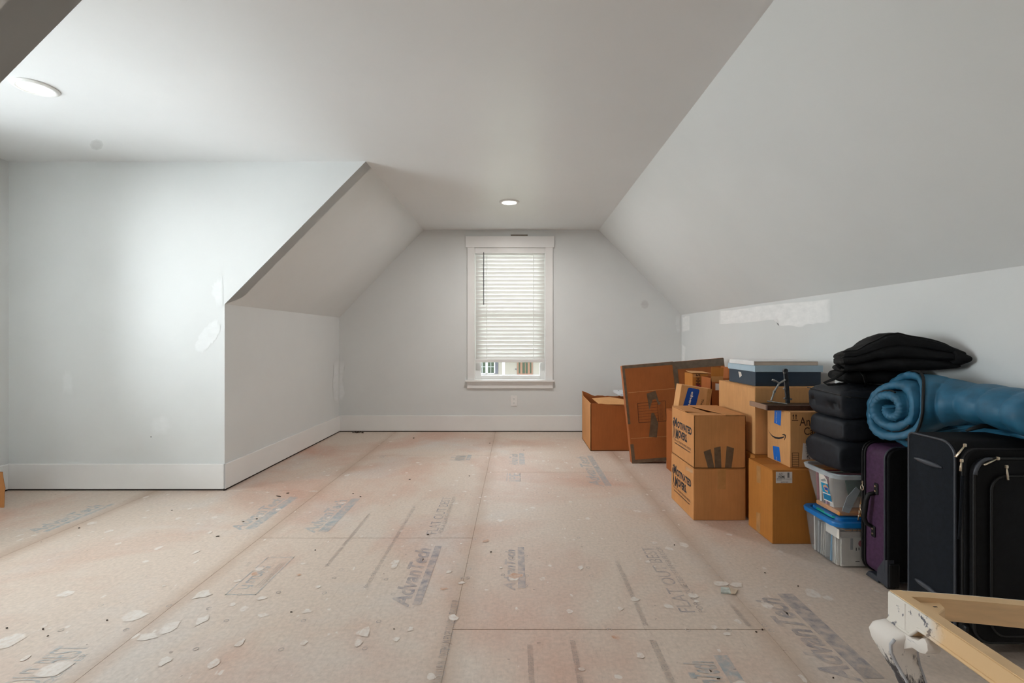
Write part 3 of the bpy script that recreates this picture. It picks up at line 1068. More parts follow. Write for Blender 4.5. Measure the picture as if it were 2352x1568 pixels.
tag(patch_obj('rust_stains', [splat(G(1183, 1322), .04, .03, 901), splat(G(585, 1318), .02, .02, 902), splat(G(686, 1320), .015, .015, 903),
                              splat(G(1116, 1242), .02, .02, 904), splat(G(1415, 1463), .02, .02, 905), splat(G(1018, 1352), .02, .015, 906)], STAIN, floor), kind='stuff')

# ================================================================== OUTSIDE
LAWN = simple('lawn', rgb(94, 100, 74), 0.9, 0.2, 3)
SIDING = simple('cream_siding', rgb(112, 106, 96), 0.8, 0.03, 2)
EXTW = simple('exterior_white', rgb(150, 150, 152), 0.6, 0.02, 3)
SHUT = simple('dark_shutter', rgb(58, 56, 62), 0.6)
DOORW = simple('brown_door', rgb(92, 60, 38), 0.5)
m_, nt_, b_p = nodes('exterior_glass'); b_p.inputs['Base Color'].default_value = (.02, .03, .02, 1); b_p.inputs['Roughness'].default_value = .03
b_p.inputs['Specular IOR Level'].default_value = 1.0; b_p.inputs['Metallic'].default_value = 0.35
EXTG = m_
lawn = struct('ground_lawn', box(-80, 80, 7, 90, -3.3, -3.0), LAWN)
YH = 50.0
hx = lambda px: (px - VX) * YH / F
hz = lambda py: HC - (py - VY) * YH / F
PF = hz(860)
hs = thing('neighbor_house', (0, YH, -3.0), 'cream house with a white porch seen under the blind', 'house')
mesh('wall', box(-14, 14, YH, YH + 8, -3.0, 3.0), SIDING, hs)
mesh('porch_floor', box(-14, 14, YH - 2.6, YH, -3.0, PF), EXTW, hs)
mesh('porch_roof', box(-14.4, 14.4, YH - 3.0, YH + 8.4, 0.4, 0.75), EXTW, hs)
mesh('roof', prism([(-14.6, YH - 3.2, .75), (-14.6, YH + 8.6, .75), (-14.6, YH + 3, 4.6)], (29.2, 0, 0)), SHUT, hs)
for px in (1157.9, 1020, 1300):
    mesh('porch_column', box(hx(px) - .13, hx(px) + .13, YH - 2.5, YH - 2.24, PF, .4, .02, 1), EXTW, hs)
for a, b_ in ((1101, 1115), (1120.6, 1134.7)):
    w = mesh('window', cat(box(hx(a) - .12, hx(a), YH - .08, YH, PF + .15, -.6), box(hx(b_), hx(b_) + .12, YH - .08, YH, PF + .15, -.6),
                           box(hx(a), hx(b_), YH - .08, YH, PF + .05, PF + .15), box(hx(a), hx(b_), YH - .08, YH, -.7, -.6),
                           box((hx(a) + hx(b_)) / 2 - .02, (hx(a) + hx(b_)) / 2 + .02, YH - .06, YH, PF + .15, -.6), box(hx(a), hx(b_), YH - .06, YH, hz(842.5), hz(841.5))), EXTW, hs)
    mesh('pane', box(hx(a), hx(b_), YH - .03, YH - .01, PF + .15, -.7), EXTG, w)
mesh('shutter', box(hx(1136.4), hx(1144.3), YH - .06, YH, PF + .1, -.6), SHUT, hs)
dr = mesh('double_door', cat(box(hx(1188), hx(1191.3), YH - .1, YH, PF, -.5), box(hx(1195), hx(1199.8), YH - .1, YH, PF, -.5), box(hx(1205.6), hx(1207.2), YH - .1, YH, PF, -.5),
                             box(hx(1212), hx(1217), YH - .1, YH, PF, -.5), box(hx(1220.5), hx(1223.5), YH - .1, YH, PF, -.5), box(hx(1188), hx(1223.5), YH - .09, YH, PF, PF + .12)), DOORW, hs)
mesh('pane', box(hx(1190), hx(1222), YH - .05, YH - .02, PF + .12, -.6), EXTG, dr)
mesh('wall_sconce', box(hx(1185) - .06, hx(1185) + .06, YH - .15, YH, hz(848.5), hz(846), .02, 1), SHUT, hs)


# ================================================================== BOXES
def carton(name, label, x0, x1, y0, y1, z0, z1, mat, slit='x', group=None, bev=.004):
    """closed shipping box: body and two top flaps meeting at a slit"""
    t = thing(name, ((x0 + x1) / 2, (y0 + y1) / 2, z0), label, 'box', group)
    mesh('body', box(x0, x1, y0, y1, z0, z1 - .005, bev, 2), mat, t)
    g = .0015
    if slit == 'x':
        m = (x0 + x1) / 2
        mesh('top_flap', box(x0 + .001, m - g, y0 + .001, y1 - .001, z1 - .0052, z1, .0012, 1), mat, t)
        mesh('top_flap', box(m + g, x1 - .001, y0 + .001, y1 - .001, z1 - .0052, z1, .0012, 1), mat, t)
    elif slit == 'y':
        m = (y0 + y1) / 2
        mesh('top_flap', box(x0 + .001, x1 - .001, y0 + .001, m - g, z1 - .0052, z1, .0012, 1), mat, t)
        mesh('top_flap', box(x0 + .001, x1 - .001, m + g, y1 - .001, z1 - .0052, z1, .0012, 1), mat, t)
    return t


NX, NY = (-1, 0, 0), (0, -1, 0)
TXL, TXF = (0, -1, 0), (1, 0, 0)          # reading directions on -X faces and -Y faces
UP = (0, 0, 1)

# ---- two moving boxes with printed lettering
MX0, MX1, MY0, MY1 = 1.103, 1.427, 2.927, 3.343


def mover_print(t, X, dz):
    def tx(s, yf, yn, z0, z1, **k):
        text(s, (X, yf, z0 + dz), TXL, UP, yf - yn, z1 - z0, INK, t, 'printed_lettering', **k)
    tx('M', 3.290, 3.236, .520, .583, bold=.05)
    tx('OTIVATED', 3.230, 2.965, .518, .566, bold=.05)
    tx('M', 3.262, 3.210, .440, .507, bold=.05)
    tx('OVERS.', 3.205, 3.045, .455, .508, bold=.05)
    tx('FOR ALL YOUR MOVING NEEDS', 3.300, 2.980, .420, .434)
    tx('www.motivatedmovers.org', 3.285, 2.990, .397, .413, bold=.02)
    # running figure beside the lettering
    def q(pts): return prism([(X - .0006, y, z + dz) for y, z in pts], (.0004, 0, 0))
    mesh('printed_figure', cat(q([(3.312, .570), (3.300, .578), (3.292, .570), (3.300, .560)]),
                               q([(3.312, .556), (3.296, .556), (3.292, .50), (3.304, .50)]),
                               q([(3.304, .505), (3.292, .505), (3.300, .455), (3.312, .430), (3.316, .436), (3.306, .46)]),
                               q([(3.300, .505), (3.292, .505), (3.284, .462), (3.268, .442), (3.274, .436), (3.292, .458)]),
                               q([(3.318, .548), (3.306, .556), (3.322, .520), (3.318, .516)])), INK, t)


lowbox = carton('moving_box', 'lower of two stacked moving boxes with black lettering, on the floor', MX0, MX1, MY0, MY1, 0, .3215, CB, 'y')
mover_print(lowbox, MX0, -.328)
quad([atY(1648, 1076, MY0), atY(1667, 1076, MY0), atY(1667, 1123, MY0), atY(1648, 1123, MY0)], NY, .0006, TAPEC, lowbox, 'tape')
quad([atX(1575, 1071, MX0), atX(1591, 1079, MX0), atX(1591, 1088, MX0), atX(1575, 1078, MX0)], NX, .0006, TAPEC, lowbox, 'tape')
U0, U1 = .3225, .650
upbox = thing('moving_box', ((MX0 + MX1) / 2, (MY0 + MY1) / 2, U0), 'upper of two stacked moving boxes, folded top flaps and three tape strips', 'box')
mesh('body', cat(box(MX0 + .004, MX0 + .009, MY0, MY1, U0, U1 - .003, .001, 1), box(MX1 - .005, MX1, MY0, MY1, U0, U1 - .003, .001, 1),
                 box(MX0 + .004, MX1, MY0, MY0 + .005, U0, U1 - .003, .001, 1), box(MX0 + .004, MX1, MY1 - .005, MY1, U0, U1 - .003, .001, 1),
                 box(MX0 + .004, MX1, MY0, MY1, U0, U0 + .005), box(MX0 + .01, MX1 - .006, MY0 + .006, MY1 - .006, U1 - .05, U1 - .046)), CB, upbox)
mover_print(upbox, MX0 + .004, 0)
zt_ = U1 - .002
# interlocked top flaps: near flap, left flap lifted under the right one
mesh('top_flap', prism([(MX0 + .005, MY0 + .001, zt_), (MX0 + .005, MY0 + .10, zt_), (MX0 + .18, MY0 + .155, zt_ - .006), (MX0 + .20, MY0 + .001, zt_)], (0, 0, .004)), CB, upbox)
mesh('top_flap', prism([(MX0 + .005, MY1 - .001, zt_ + .001), (MX0 + .005, MY0 + .16, zt_ + .001), (MX0 + .17, MY0 + .16, zt_ - .012), (MX0 + .11, MY1 - .001, zt_ + .001)], (0, 0, .004)), CB, upbox)
mesh('top_flap', prism([(MX1 - .001, MY0 + .001, zt_ + .002), (MX1 - .001, MY1 - .001, zt_ + .003), (MX0 + .115, MY1 - .001, zt_ + .004), (MX0 + .185, MY0 + .12, zt_ + .004), (MX0 + .20, MY0 + .001, zt_ + .003)], (0, 0, .004)), CB, upbox)
for pts in ([(1616, 1037), (1632, 1031), (1641, 1074), (1626, 1074)], [(1640, 1028), (1655, 1025), (1657, 1074), (1642, 1074)], [(1669, 1024), (1686, 1029), (1680, 1074), (1665, 1074)]):
    quad([atY(x, y, MY0) for x, y in pts], NY, .0006, TAPED, upbox, 'tape')

# ---- box with shipping sticker
LX0, LX1, LY0, LY1, LZ = 1.409, 1.83, 2.592, 2.858, .405
lb = carton('shipping_box', 'brown box on the floor with a white printed sticker on its corner', LX0, LX1, LY0, LY1, 0, LZ, CB2, 'y')
quad([atX(x, y, LX0) for x, y in ((1738, 1068), (1747, 1072), (1747, 1110), (1738, 1107))], NX, .0006, TAPEC, lb, 'tape')
quad([atX(x, y, LX0) for x, y in ((1737, 1175), (1747, 1179), (1746, 1223), (1738, 1220))], NX, .0006, TAPEC, lb, 'tape')
stk = quad([atY(x, y, LY0) for x, y in ((1782, 1109), (1819.5, 1109), (1819.5, 1083), (1782, 1083))], NY, .0008, LABELW, lb, 'sticker', .0006)
s0 = atY(1782, 1109, LY0 - .0008); sw = atY(1819.5, 1109, LY0).x - s0.x; sh = atY(1782, 1083, LY0).z - s0.z
def stext(b, u, v, w, h, **k): text(b, s0 + Vector((u * sw, 0, v * sh)), TXF, UP, w * sw, h * sh, INK, stk, 'sticker_print', off=.0005, **k)
stext('GO', .20, .68, .2, .22); stext('HOME', .16, .46, .38, .2, bold=.02)
stext('GO HOME LTD', .06, .36, .5, .07); stext('PO NUMBER', .06, .22, .3, .06); stext('MADE IN INDIA', .30, .05, .45, .08, bold=.02)
mesh('sticker_print', cat(*[box(s0.x + sw * (.70), s0.x + sw * .82, s0.y - .0009, s0.y - .0004, s0.z + sh * (.50 + .05 * k), s0.z + sh * (.525 + .05 * k)) for k in range(9)],
                          box(s0.x + sw * .04, s0.x + sw * .96, s0.y - .0009, s0.y - .0004, s0.z + sh * .44, s0.z + sh * .452),
                          box(s0.x + sw * .04, s0.x + sw * .96, s0.y - .0009, s0.y - .0004, s0.z + sh * .30, s0.z + sh * .312)), INK, stk)

# ---- box with a curved arrow, standing on the sticker box
AX0, AX1, AY0, AY1, AZ0, AZ1 = 1.532, 1.955, 2.636, 2.874, LZ + .0005, .7165
ab_ = carton('shipping_box', 'tan box with a black curved arrow and blue tape, under the dark tabletop', AX0, AX1, AY0, AY1, AZ0, AZ1, CB3, 'y')
cA = lambda x, y: atX(1740 + x / 9.8, 930 + y / 9.8, AX0)
quad([cA(*p) for p in ((385, 110), (540, 110), (520, 465), (375, 400))], NX, .0006, BLUEP, ab_, 'tape')
quad([cA(*p) for p in ((345, 915), (490, 945), (523, 1280), (370, 1222))], NX, .0006, BLUEP, ab_, 'tape')
text('prime', cA(440, 395) + Vector((-.0004, 0, 0)), UP, (0, 1, 0), .062, .014, LABELW, ab_, 'tape_lettering', off=.0006)
text('prime', cA(445, 1285) + Vector((-.0004, 0, 0)), UP, (0, 1, 0), .03, .012, LABELW, ab_, 'tape_lettering', off=.0006)
quad([cA(*p) for p in ((238, 548), (285, 630), (340, 685), (410, 716), (480, 726), (545, 718), (600, 700), (598, 728), (550, 752), (480, 768), (400, 752), (330, 705), (275, 630))], NX, .0006, INK, ab_, 'curved_arrow')
quad([cA(*p) for p in ((555, 658), (600, 648), (640, 672), (636, 725), (612, 788), (604, 786), (616, 720), (612, 688), (560, 672))], NX, .0007, INK, ab_, 'curved_arrow')
cF = lambda x, y: atY(1740 + x / 9.8, 930 + y / 9.8, AY0)
for xx in (803, 865):
    quad([cF(*p) for p in ((xx - 8, 320), (xx - 8, 250), (xx - 22, 250), (xx, 200), (xx + 22, 250), (xx + 8, 250), (xx + 8, 320))], NY, .0006, INKSOFT, ab_, 'printed_arrow')
quad([cF(*p) for p in ((772, 352), (915, 352), (915, 338), (772, 338))], NY, .0006, INKSOFT, ab_, 'printed_arrow')
def ctext(b, x0, y1, x1, y0, m=INKSOFT, par=ab_, **k):
    a = cF(x0, y1); c = cF(x1, y0)
    text(b, a, TXF, UP, c.x - a.x, c.z - a.z, m, par, 'handwriting', off=.0007, **k)
ctext('Antler', 945, 470, 1500, 270); ctext('Candle', 1045, 670, 1600, 500)
mesh('printed_grid', cat(*[box(cF(780, 0).x, cF(925, 0).x, AY0 - .0008, AY0 - .0003, cF(0, yy + 9).z, cF(0, yy).z) for yy in range(1072, 1390, 51)],
                         *[box(cF(xx, 0).x, cF(xx + 10, 0).x, AY0 - .0008, AY0 - .0003, cF(0, 1385).z, cF(0, 1072).z) for xx in (775, 918)]), INKSOFT, ab_)
lab = quad([cF(*p) for p in ((995, 1225), (1330, 1225), (1385, 885), (1025, 858))], NY, .0009, LABELW, ab_, 'address_label', .0006)
for i in range(14):
    zz = 900 + i * 22
    if i % 5 == 3: continue
    quad([cF(*p) for p in ((1240, zz + 12), (1320 - (40 if i > 11 else 0), zz + 12), (1320 - (40 if i > 11 else 0), zz), (1240, zz))], NY, .0013, INK, lab, 'barcode_bar')
text('LPN RR 3021', cF(1180, 1210), UP, (-1, 0, 0), cF(0, 910).z - cF(0, 1210).z, cF(1180, 0).x - cF(1105, 0).x, INK, lab, 'label_print', off=.0013, bold=.02)
text('2 of 2', cF(1095, 1050), UP, (-1, 0, 0), cF(0, 890).z - cF(0, 1050).z, .004, INK, lab, 'label_print', off=.0013)

# ---- big plain box on a support box, at the wall
SX0, SX1, SY0, SY1, SZ = 1.458, 1.985, 2.880, 3.42, .414
sb = carton('storage_box', 'brown box at floor level under the large plain tan box', SX0, SX1, SY0, SY1, 0, SZ, CB2, 'y')
BX0, BX1, BY0, BY1, BZ_0, BZ_1 = 1.470, 1.965, 2.900, 3.415, SZ + .0005, .827
bb = carton('storage_box', 'large plain pale tan box beneath the navy lidded box', BX0, BX1, BY0, BY1, BZ_0, BZ_1, CB3, 'x')
quad([atY(x, y, BY0) for x, y in ((1864, 918), (1876, 918), (1870, 912))], NY, .0006, INKSOFT, bb, 'printed_arrow')

# ---- navy lidded box and the thin white box on it
NX0, NX1, NY0, NY1 = 1.508, 1.920, 2.969, 3.335
nb = thing('lidded_box', ((NX0 + NX1) / 2, (NY0 + NY1) / 2, .8275), 'navy box with a pale blue lid on top of the large tan box', 'box')
mesh('body', box(NX0, NX1, NY0, NY1, .8275, .925, .002, 1), NAVYBOX, nb)
mesh('lid', box(NX0 - .006, NX1 + .010, NY0 - .006, NY1 + .006, .917, .9575, .002, 1), LIDBLUE, nb)
quad([atX(x, y, NX0) for x, y in ((1696, 853), (1702, 854), (1704, 862), (1699, 867))], NX, .0006, LABELW, nb, 'torn_tape')
wbx = thing('flat_box', ((NX0 + NX1) / 2, NY0 + .17, .958), 'thin white box lying on the pale blue lid', 'box')
mesh('body', box(NX0 - .006, NX1 - .016, NY0 + .002, NY1 - .03, .958, .981, .002, 1), CREAMEDGE, wbx)
mesh('cover', box(NX0 - .010, NX1 - .020, NY0 - .001, NY1 - .028, .981, .986, .0015, 1), WHITEBOX, wbx)
mesh('spine', box(NX0 - .0105, NX0 - .0055, NY0 - .001, NY1 - .028, .958, .984, .001, 1), WHITEBOX, wbx)

# ---- dark tabletop with folding leg bracket, on the arrow box
TT = thing('tabletop', (1.6, 2.78, AZ1), 'dark wooden tabletop lying upside down on the arrow box', 'tabletop')
z0t = AZ1 + .001
tX0, tX1, tY0, tY1 = 1.432, 1.96, 2.688, 2.893
mesh('panel', box(tX0 + .01, tX1 - .01, tY0 + .012, tY1 - .002, z0t, z0t + .016), BLACKTOP, TT)
mesh('edge_board', box(tX0, tX1, tY0, tY0 + .014, z0t, z0t + .029, .002, 1), DARKWOOD, TT)
mesh('edge_board', box(tX0, tX0 + .012, tY0 + .014, tY1, z0t, z0t + .029, .002, 1), cardboard('walnut_light', rgb(150, 120, 100)), TT)
zr = z0t + .017
FB = thing('folding_bracket', (1.54, 2.75, zr), 'grey metal folding leg bracket standing up from the dark tabletop', 'bracket')
YQ = 2.74
bp_ = lambda x, y, Yd=YQ: atY(1640 + x / 4.9, 780 + y / 4.9, Yd)
up_pts = [bp_(838, 715), bp_(830, 600), bp_(818, 420), bp_(808, 345)]
mesh('base_rail', tube([bp_(600, 690, 2.80), bp_(825, 722, 2.725)], .008, 6, flat=(1, .5)), STEEL, FB)
mesh('upright', bevel_vf(prism([p + Vector((dx, 0, 0)) for p, dx in zip([up_pts[0], up_pts[0], up_pts[2], up_pts[3], up_pts[3], up_pts[2]], (.012, -.012, -.013, -.010, .010, .011))], (0, .012, 0)), .002, 1), DARKSTEEL, FB)
mesh('end_cap', disc(up_pts[3] + Vector((0, -.002, -.002)), .0125, .016, 14, 'y'), DARKSTEEL, FB)
mesh('brace', tube([bp_(645, 682), bp_(680, 580), bp_(735, 490), bp_(800, 452)], [.005, .006, .0055, .007], 8), STEEL, FB)
mesh('hook', tube([bp_(735, 490), bp_(700, 468), bp_(672, 458), bp_(655, 450)], [.005, .005, .007, .005], 8), STEEL, FB)
for p in ((800, 662), (865, 668), (795, 372), (795, 552)):
    mesh('rivet', disc(bp_(*p) + Vector((0, -.004, 0)), .0058, .012, 10, 'y'), STEEL, FB)
mesh('joint_pin', disc(bp_(680, 585) + Vector((0, -.006, 0)), .006, .014, 10, 'y'), STEEL, FB)

# ---- boxes behind: support, blue-printed box, small lettered box, tall open box
HB = carton('storage_box', 'plain brown box on the floor behind the moving boxes', 1.315, 1.755, 3.50, 4.12, 0, .520, CB4, 'x')
ang = math.radians(8.5)
pbr = atY(1629, 930, 3.55); pbr.z = .524
# in-plane tilted box
wq, hq, dq = .235, .275, .11
ux = Vector((math.cos(ang), 0, -math.sin(ang))); uz = Vector((math.sin(ang), 0, math.cos(ang))); uy = Vector((0, 1, 0))
p0 = atY(1565.4, 883, 3.55) - uz * hq
dzf = .524 - (p0 + ux * wq).z
p0 = p0 + uz * 0
bm_ = Matrix(((ux.x, uy.x, uz.x, p0.x), (ux.y, uy.y, uz.y, p0.y), (ux.z, uy.z, uz.z, p0.z), (0, 0, 0, 1)))
hq2 = hq
low = p0 + ux * wq
cw = thing('shipping_box', (p0.x + .12, 3.6, max(.521, low.z)), 'small tilted box with a blue printed panel behind the moving boxes', 'box')
mesh('body', xform(box(0, wq, 0, dq, -(low.z - .522), hq2, .003, 2), bm_), CB3, cw)
cpl = lambda x, y: atY(1540 + x / 11.2, 800 + y / 11.2, 3.55)
quad([cpl(*p) for p in ((300, 1560), (450, 1030), (485, 1008), (725, 1050), (745, 1085), (630, 1560))], NY, .0006, BLUED, cw, 'printed_panel')
u_ = (cpl(415, 1560) - cpl(530, 1105)).normalized()
v_ = Vector((0, -1, 0)).cross(u_)
text('chewy', cpl(520, 1100), u_, v_, .165, .026, LABELW, cw, 'printed_lettering', bold=.04, off=.0012)
text('The', cpl(806, 1290), u_, v_, .048, .018, INK, cw, 'printed_lettering', off=.0008)
quad([cpl(*p) for p in ((960, 1030), (1075, 1045), (985, 1480), (905, 1480))], NY, .0007, TAPEC, cw, 'tape')

lt = thing('shipping_box', (1.52, 3.97, .521), 'small taped box with dark lettering, left of the tall open box', 'box')
l0 = atY(1590.5, 858, 3.88); l1 = atY(1625, 890, 3.88)
mesh('body', box(l0.x, l1.x + .005, 3.88, 4.06, .521, l0.z, .003, 1), CB2, lt)
mesh('top_flap', prism([(l0.x - .012, 3.87, l0.z + .006), (l1.x + .03, 3.88, l0.z + .001), (l1.x + .03, 4.06, l0.z + .004), (l0.x + .01, 4.06, l0.z + .012)], (0, 0, .003)), CB3, lt)
text('S HHH', atY(1598, 859, 3.879), (0, 0, -1), (1, 0, 0), .105, .038, INKSOFT, lt, 'printed_lettering', bold=.03)
quad([atY(x, y, 3.88) for x, y in ((1592, 858), (1607, 858), (1607, 866), (1592, 866))], NY, .0006, TAPEC, lt, 'tape')
quad([atY(x, y, 3.88) for x, y in ((1600, 880), (1608, 884), (1612, 889), (1598, 889))], NY, .0007, PAPERR, lt, 'red_mark')

tb = thing('open_box', (1.6, 3.75, .521), 'tall narrow open box with tape, beside the navy lidded box', 'box')
tx0, tx1 = atY(1633, 0, 3.66).x, atY(1661, 0, 3.66).x
zT = atY(0, 868, 3.66).z
mesh('body', cat(box(tx0, tx1 + .06, 3.66, 3.665, .521, zT), box(tx0, tx1 + .06, 3.85, 3.855, .521, zT), box(tx0, tx0 + .005, 3.66, 3.855, .521, zT), box(tx1 + .055, tx1 + .06, 3.66, 3.855, .521, zT), box(tx0, tx1 + .06, 3.66, 3.855, .521, .526)), CB4, tb)
zF = atY(0, 844, 3.66).z
mesh('top_flap', prism([(tx0, 3.66, zT), (tx1, 3.66, zT), (tx1 + .002, 3.655, zF), (tx0 + .002, 3.655, zF + .004)], (0, .004, 0)), CB2, tb)
mesh('top_flap', prism([(tx1 + .055, 3.66, zT), (tx1 + .055, 3.85, zT), (tx1 + .065, 3.85, zF), (tx1 + .065, 3.66, zF)], (.004, 0, 0)), CB4, tb)
quad([atY(x, y, 3.66) for x, y in ((1633, 861), (1661, 862), (1661, 878), (1634, 876))], NY, .0008, TAPEC, tb, 'tape')
quad([atY(x, y, 3.66) for x, y in ((1643, 880), (1653, 881), (1653, 896), (1643, 896))], NY, .0009, LABELW, tb, 'paper_scrap')

# ---- flat carton leaning
rot = math.radians(4.7); lean = math.radians(6.0)
cu_ = Vector((math.cos(rot), 0, math.sin(rot)))
cv0 = Vector((-math.sin(rot), 0, math.cos(rot)))
cn0 = Vector((0, 1, 0))
cv = (cv0 * math.cos(lean) + cn0 * math.sin(lean)).normalized()
cn = cu_.cross(cv) * -1          # pointing away from the camera (+Y)
if cn.y < 0: cn = -cn
c0 = G(1452, 1064.3)
FW, FH, FT = .945, .885, .075
M4 = Matrix(((cu_.x, cn.x, cv.x, c0.x), (cu_.y, cn.y, cv.y, c0.y), (cu_.z, cn.z, cv.z, c0.z + .001), (0, 0, 0, 1)))
fc = thing('flat_carton', c0, 'large flat taped carton leaning upright behind the moving boxes', 'box')
mesh('left_sleeve', xform(box(0, FW * .505, 0, FT, 0, FH, .006, 2), M4), CB4, fc)
mesh('right_sleeve', xform(box(FW * .5, FW, .003, FT - .003, .003, FH - .003, .008, 2), M4), CB4, fc)
def fcq(u0, u1, v0, v1, mat, nm, off=.0008):
    return quad([M4 @ Vector((u, 0, v)) for u, v in ((u0, v0), (u1, v0), (u1, v1), (u0, v1))], -cn, off, mat, fc, nm)
fcq(.0, FW * .5, FH - .03, FH - .002, TAPED, 'tape'); fcq(FW * .5, FW - .006, FH - .075, FH - .006, TAPED, 'tape')
fcq(FW * .49, FW * .535, .0, FH - .004, TAPED, 'tape', .0011)
fcq(0, .022, .35, FH - .002, TAPED, 'tape', .0009); fcq(0, .03, .0, .17, TAPED, 'tape', .0009); fcq(.0, .36, .0, .03, TAPED, 'tape', .0010)
fcp = lambda x, y: at_plane(1320 + x / 5.6, 800 + y / 5.6, c0 + Vector((0, 0, .001)), cn)
def fq(pts, mat, nm, off): return quad([fcp(*p) for p in pts], -cn, off, mat, fc, nm)
fq([(925, 580), (1040, 545), (1085, 690), (1110, 700), (1080, 730), (1040, 650), (1000, 660), (960, 790), (945, 700)], TAPED, 'tape', .0012)
fq([(985, 830), (1020, 830), (1075, 960), (1055, 1145), (955, 1135), (975, 950)], TAPED, 'tape', .0013)
def fline(a, b_, w=.003):
    A, B = fcp(*a), fcp(*b_); d = (B - A).normalized(); s = d.cross(cn) * w / 2
    V = [A - s - cn * .001, B - s - cn * .001, B + s - cn * .001, A + s - cn * .001]
    return V, [[0, 1, 2, 3]]
lines = [fline((807, 708), (1165, 672), .004), (fline((825, 955), (1180, 930), .004)), fline((807, 708), (825, 955), .004), fline((1165, 672), (1180, 930), .004), fline((1065, 682), (1078, 938))]
for k in range(1, 7):
    lines.append(fline((807 + 2.6 * k, 708 + 35 * k), (1065 + 2 * k, 682 + 36 * k), .002))
for k in range(14):
    lines.append(fline((1085 + .7 * k, 700 + 16.5 * k), (1130 + .7 * k, 696 + 16.5 * k), .002))
mesh('printed_form', cat(*lines), INKSOFT, fc)
mesh('fold_crease', cat(fline((690, 570), (1290, 512), .003), fline((720, 1158), (1230, 1125), .003)), CB3, fc)

# ---- open torn box near the end wall, with the white board across its corner
OX0, OX1, OY0, OY1, OZ = .754, 1.215, 4.742, 5.345, .475
ob = thing('open_box', ((OX0 + OX1) / 2, (OY0 + OY1) / 2, 0), 'open brown box with a torn rim at the end of the row near the window', 'box')
th = .006
rnd = random.Random(4)
def torn(x0, x1, n, hmax):
    pts = []
    for k in range(n + 1):
        x = x0 + (x1 - x0) * k / n
        pts.append((x, OZ + rnd.uniform(.0, .012) + hmax(k / n)))
    return pts
top = torn(OX0, OX1, 16, lambda t: .062 * max(0, 1 - t * 3.2))
mesh('back_wall', prism([(OX0, OY1, 0), (OX1, OY1, 0)] + [(x, OY1, z) for x, z in reversed(top)], (0, -th, 0)), CB4, ob)
mesh('left_wall', prism([(OX0, OY0, 0), (OX0, OY1, 0), (OX0, OY1, OZ + .05), (OX0, OY1 - .06, OZ + .012), (OX0, OY0, OZ)], (th, 0, 0)), CB, ob)
mesh('right_wall', box(OX1 - th, OX1, OY0, OY1, 0, OZ), CB4, ob)
fr_ = [(OX0, OY0, 0), (OX1, OY0, 0), (OX1, OY0, OZ)]
for k in range(9): 
    t = k / 8; fr_.append((OX1 - (OX1 - OX0) * t, OY0, OZ - .022 * math.sin(math.pi * min(1, t * 1.25)) ** 2 if t < .8 else OZ))
mesh('front_wall', prism(fr_, (0, th, 0)), CB4, ob)
mesh('bottom', box(OX0, OX1, OY0, OY1, 0, .006), CBE, ob)
mesh('inner_flap', prism([(OX0 + .10, OY0 + .10, OZ - .02), (OX0 + .06, OY0 + .28, OZ + .015), (OX0 + .26, OY0 + .36, OZ + .02), (OX1 - .02, OY0 + .20, OZ + .005), (OX1 - .02, OY0 + .05, OZ - .02)], (0, 0, .004)), CB3, ob)
wp = thing('white_board', (1.36, 5.40, OZ + .008), 'white shelf board lying across the torn open box', 'board')
mesh('panel', box(1.155, 1.72, 5.19, 5.587, OZ + .0075 + .012, .523, .002, 1), WHITEMEL, wp)
for y in (5.27, 5.50):
    mesh('cam_hole', disc((1.20, y, .5232), .009, .0006, 14), INK, wp)
gb = carton('storage_box', 'brown box hidden behind the leaning flat carton', 1.245, 1.93, 4.475, 5.62, 0, .4935, CB, 'x')

# ---- torn box at the left edge of the picture
lf = thing('cardboard_sheet', (-3.58, 3.16, 0), 'torn cardboard sheet standing on the floor at the left edge of the dormer', 'cardboard')
ex = atY(9, 0, 3.15).x
prof = [(ex - .002, 0.0), (ex, .05), (ex + .001, .10), (ex + .006, .125), (ex - .002, .16), (ex - .009, .20), (ex - .012, .235)]
mesh('front_face', prism([(-3.74, 3.15, 0)] + [(x, 3.15, z) for x, z in prof] + [(-3.74, 3.15, .25)], (0, .004, 0)), CB, lf)
mesh('back_face', prism([(-3.745, 3.162, 0)] + [(x - .012, 3.162, z) for x, z in prof] + [(-3.745, 3.162, .245)], (0, .004, 0)), CBE, lf)
mesh('folded_edge', prism([(-3.75, 3.15, 0), (-3.74, 3.15, 0), (-3.74, 3.166, 0), (-3.75, 3.166, 0)], (0, 0, .245)), CB, lf)

# ================================================================== BINS
def tub(t, x0, x1, y0, y1, z0, z1, taper, r, mat, th=.0022, ribs=True):
    rings = []
    H = z1 - z0
    for q, off in ((.012, taper + .02), (0, taper + .012)):
        pass
    prof = [(0, taper + .018), (.006, taper + .006), (.02, taper), (H * .5, taper * .5), (H, 0)]
    for dz, o in prof: rings.append(rrect(x0 + o, x1 - o, y0 + o, y1 - o, z0 + dz, r))
    outer = loft(rings, caps=False)
    n = len(rings[0])
    V, Fc = outer
    Fc.append(list(range(n))[::-1])
    inner = [rrect(x0 + o + th, x1 - o - th, y0 + o + th, y1 - o - th, z0 + dz + (.003 if i == 0 else 0), r - th) for i, (dz, o) in enumerate(prof)]
    Vi, Fi = loft(inner, caps=False)
    Fi.append(list(range(n)))
    return mesh('tub', cat((V, Fc), (Vi, Fi)), mat, t, True, auto=50)


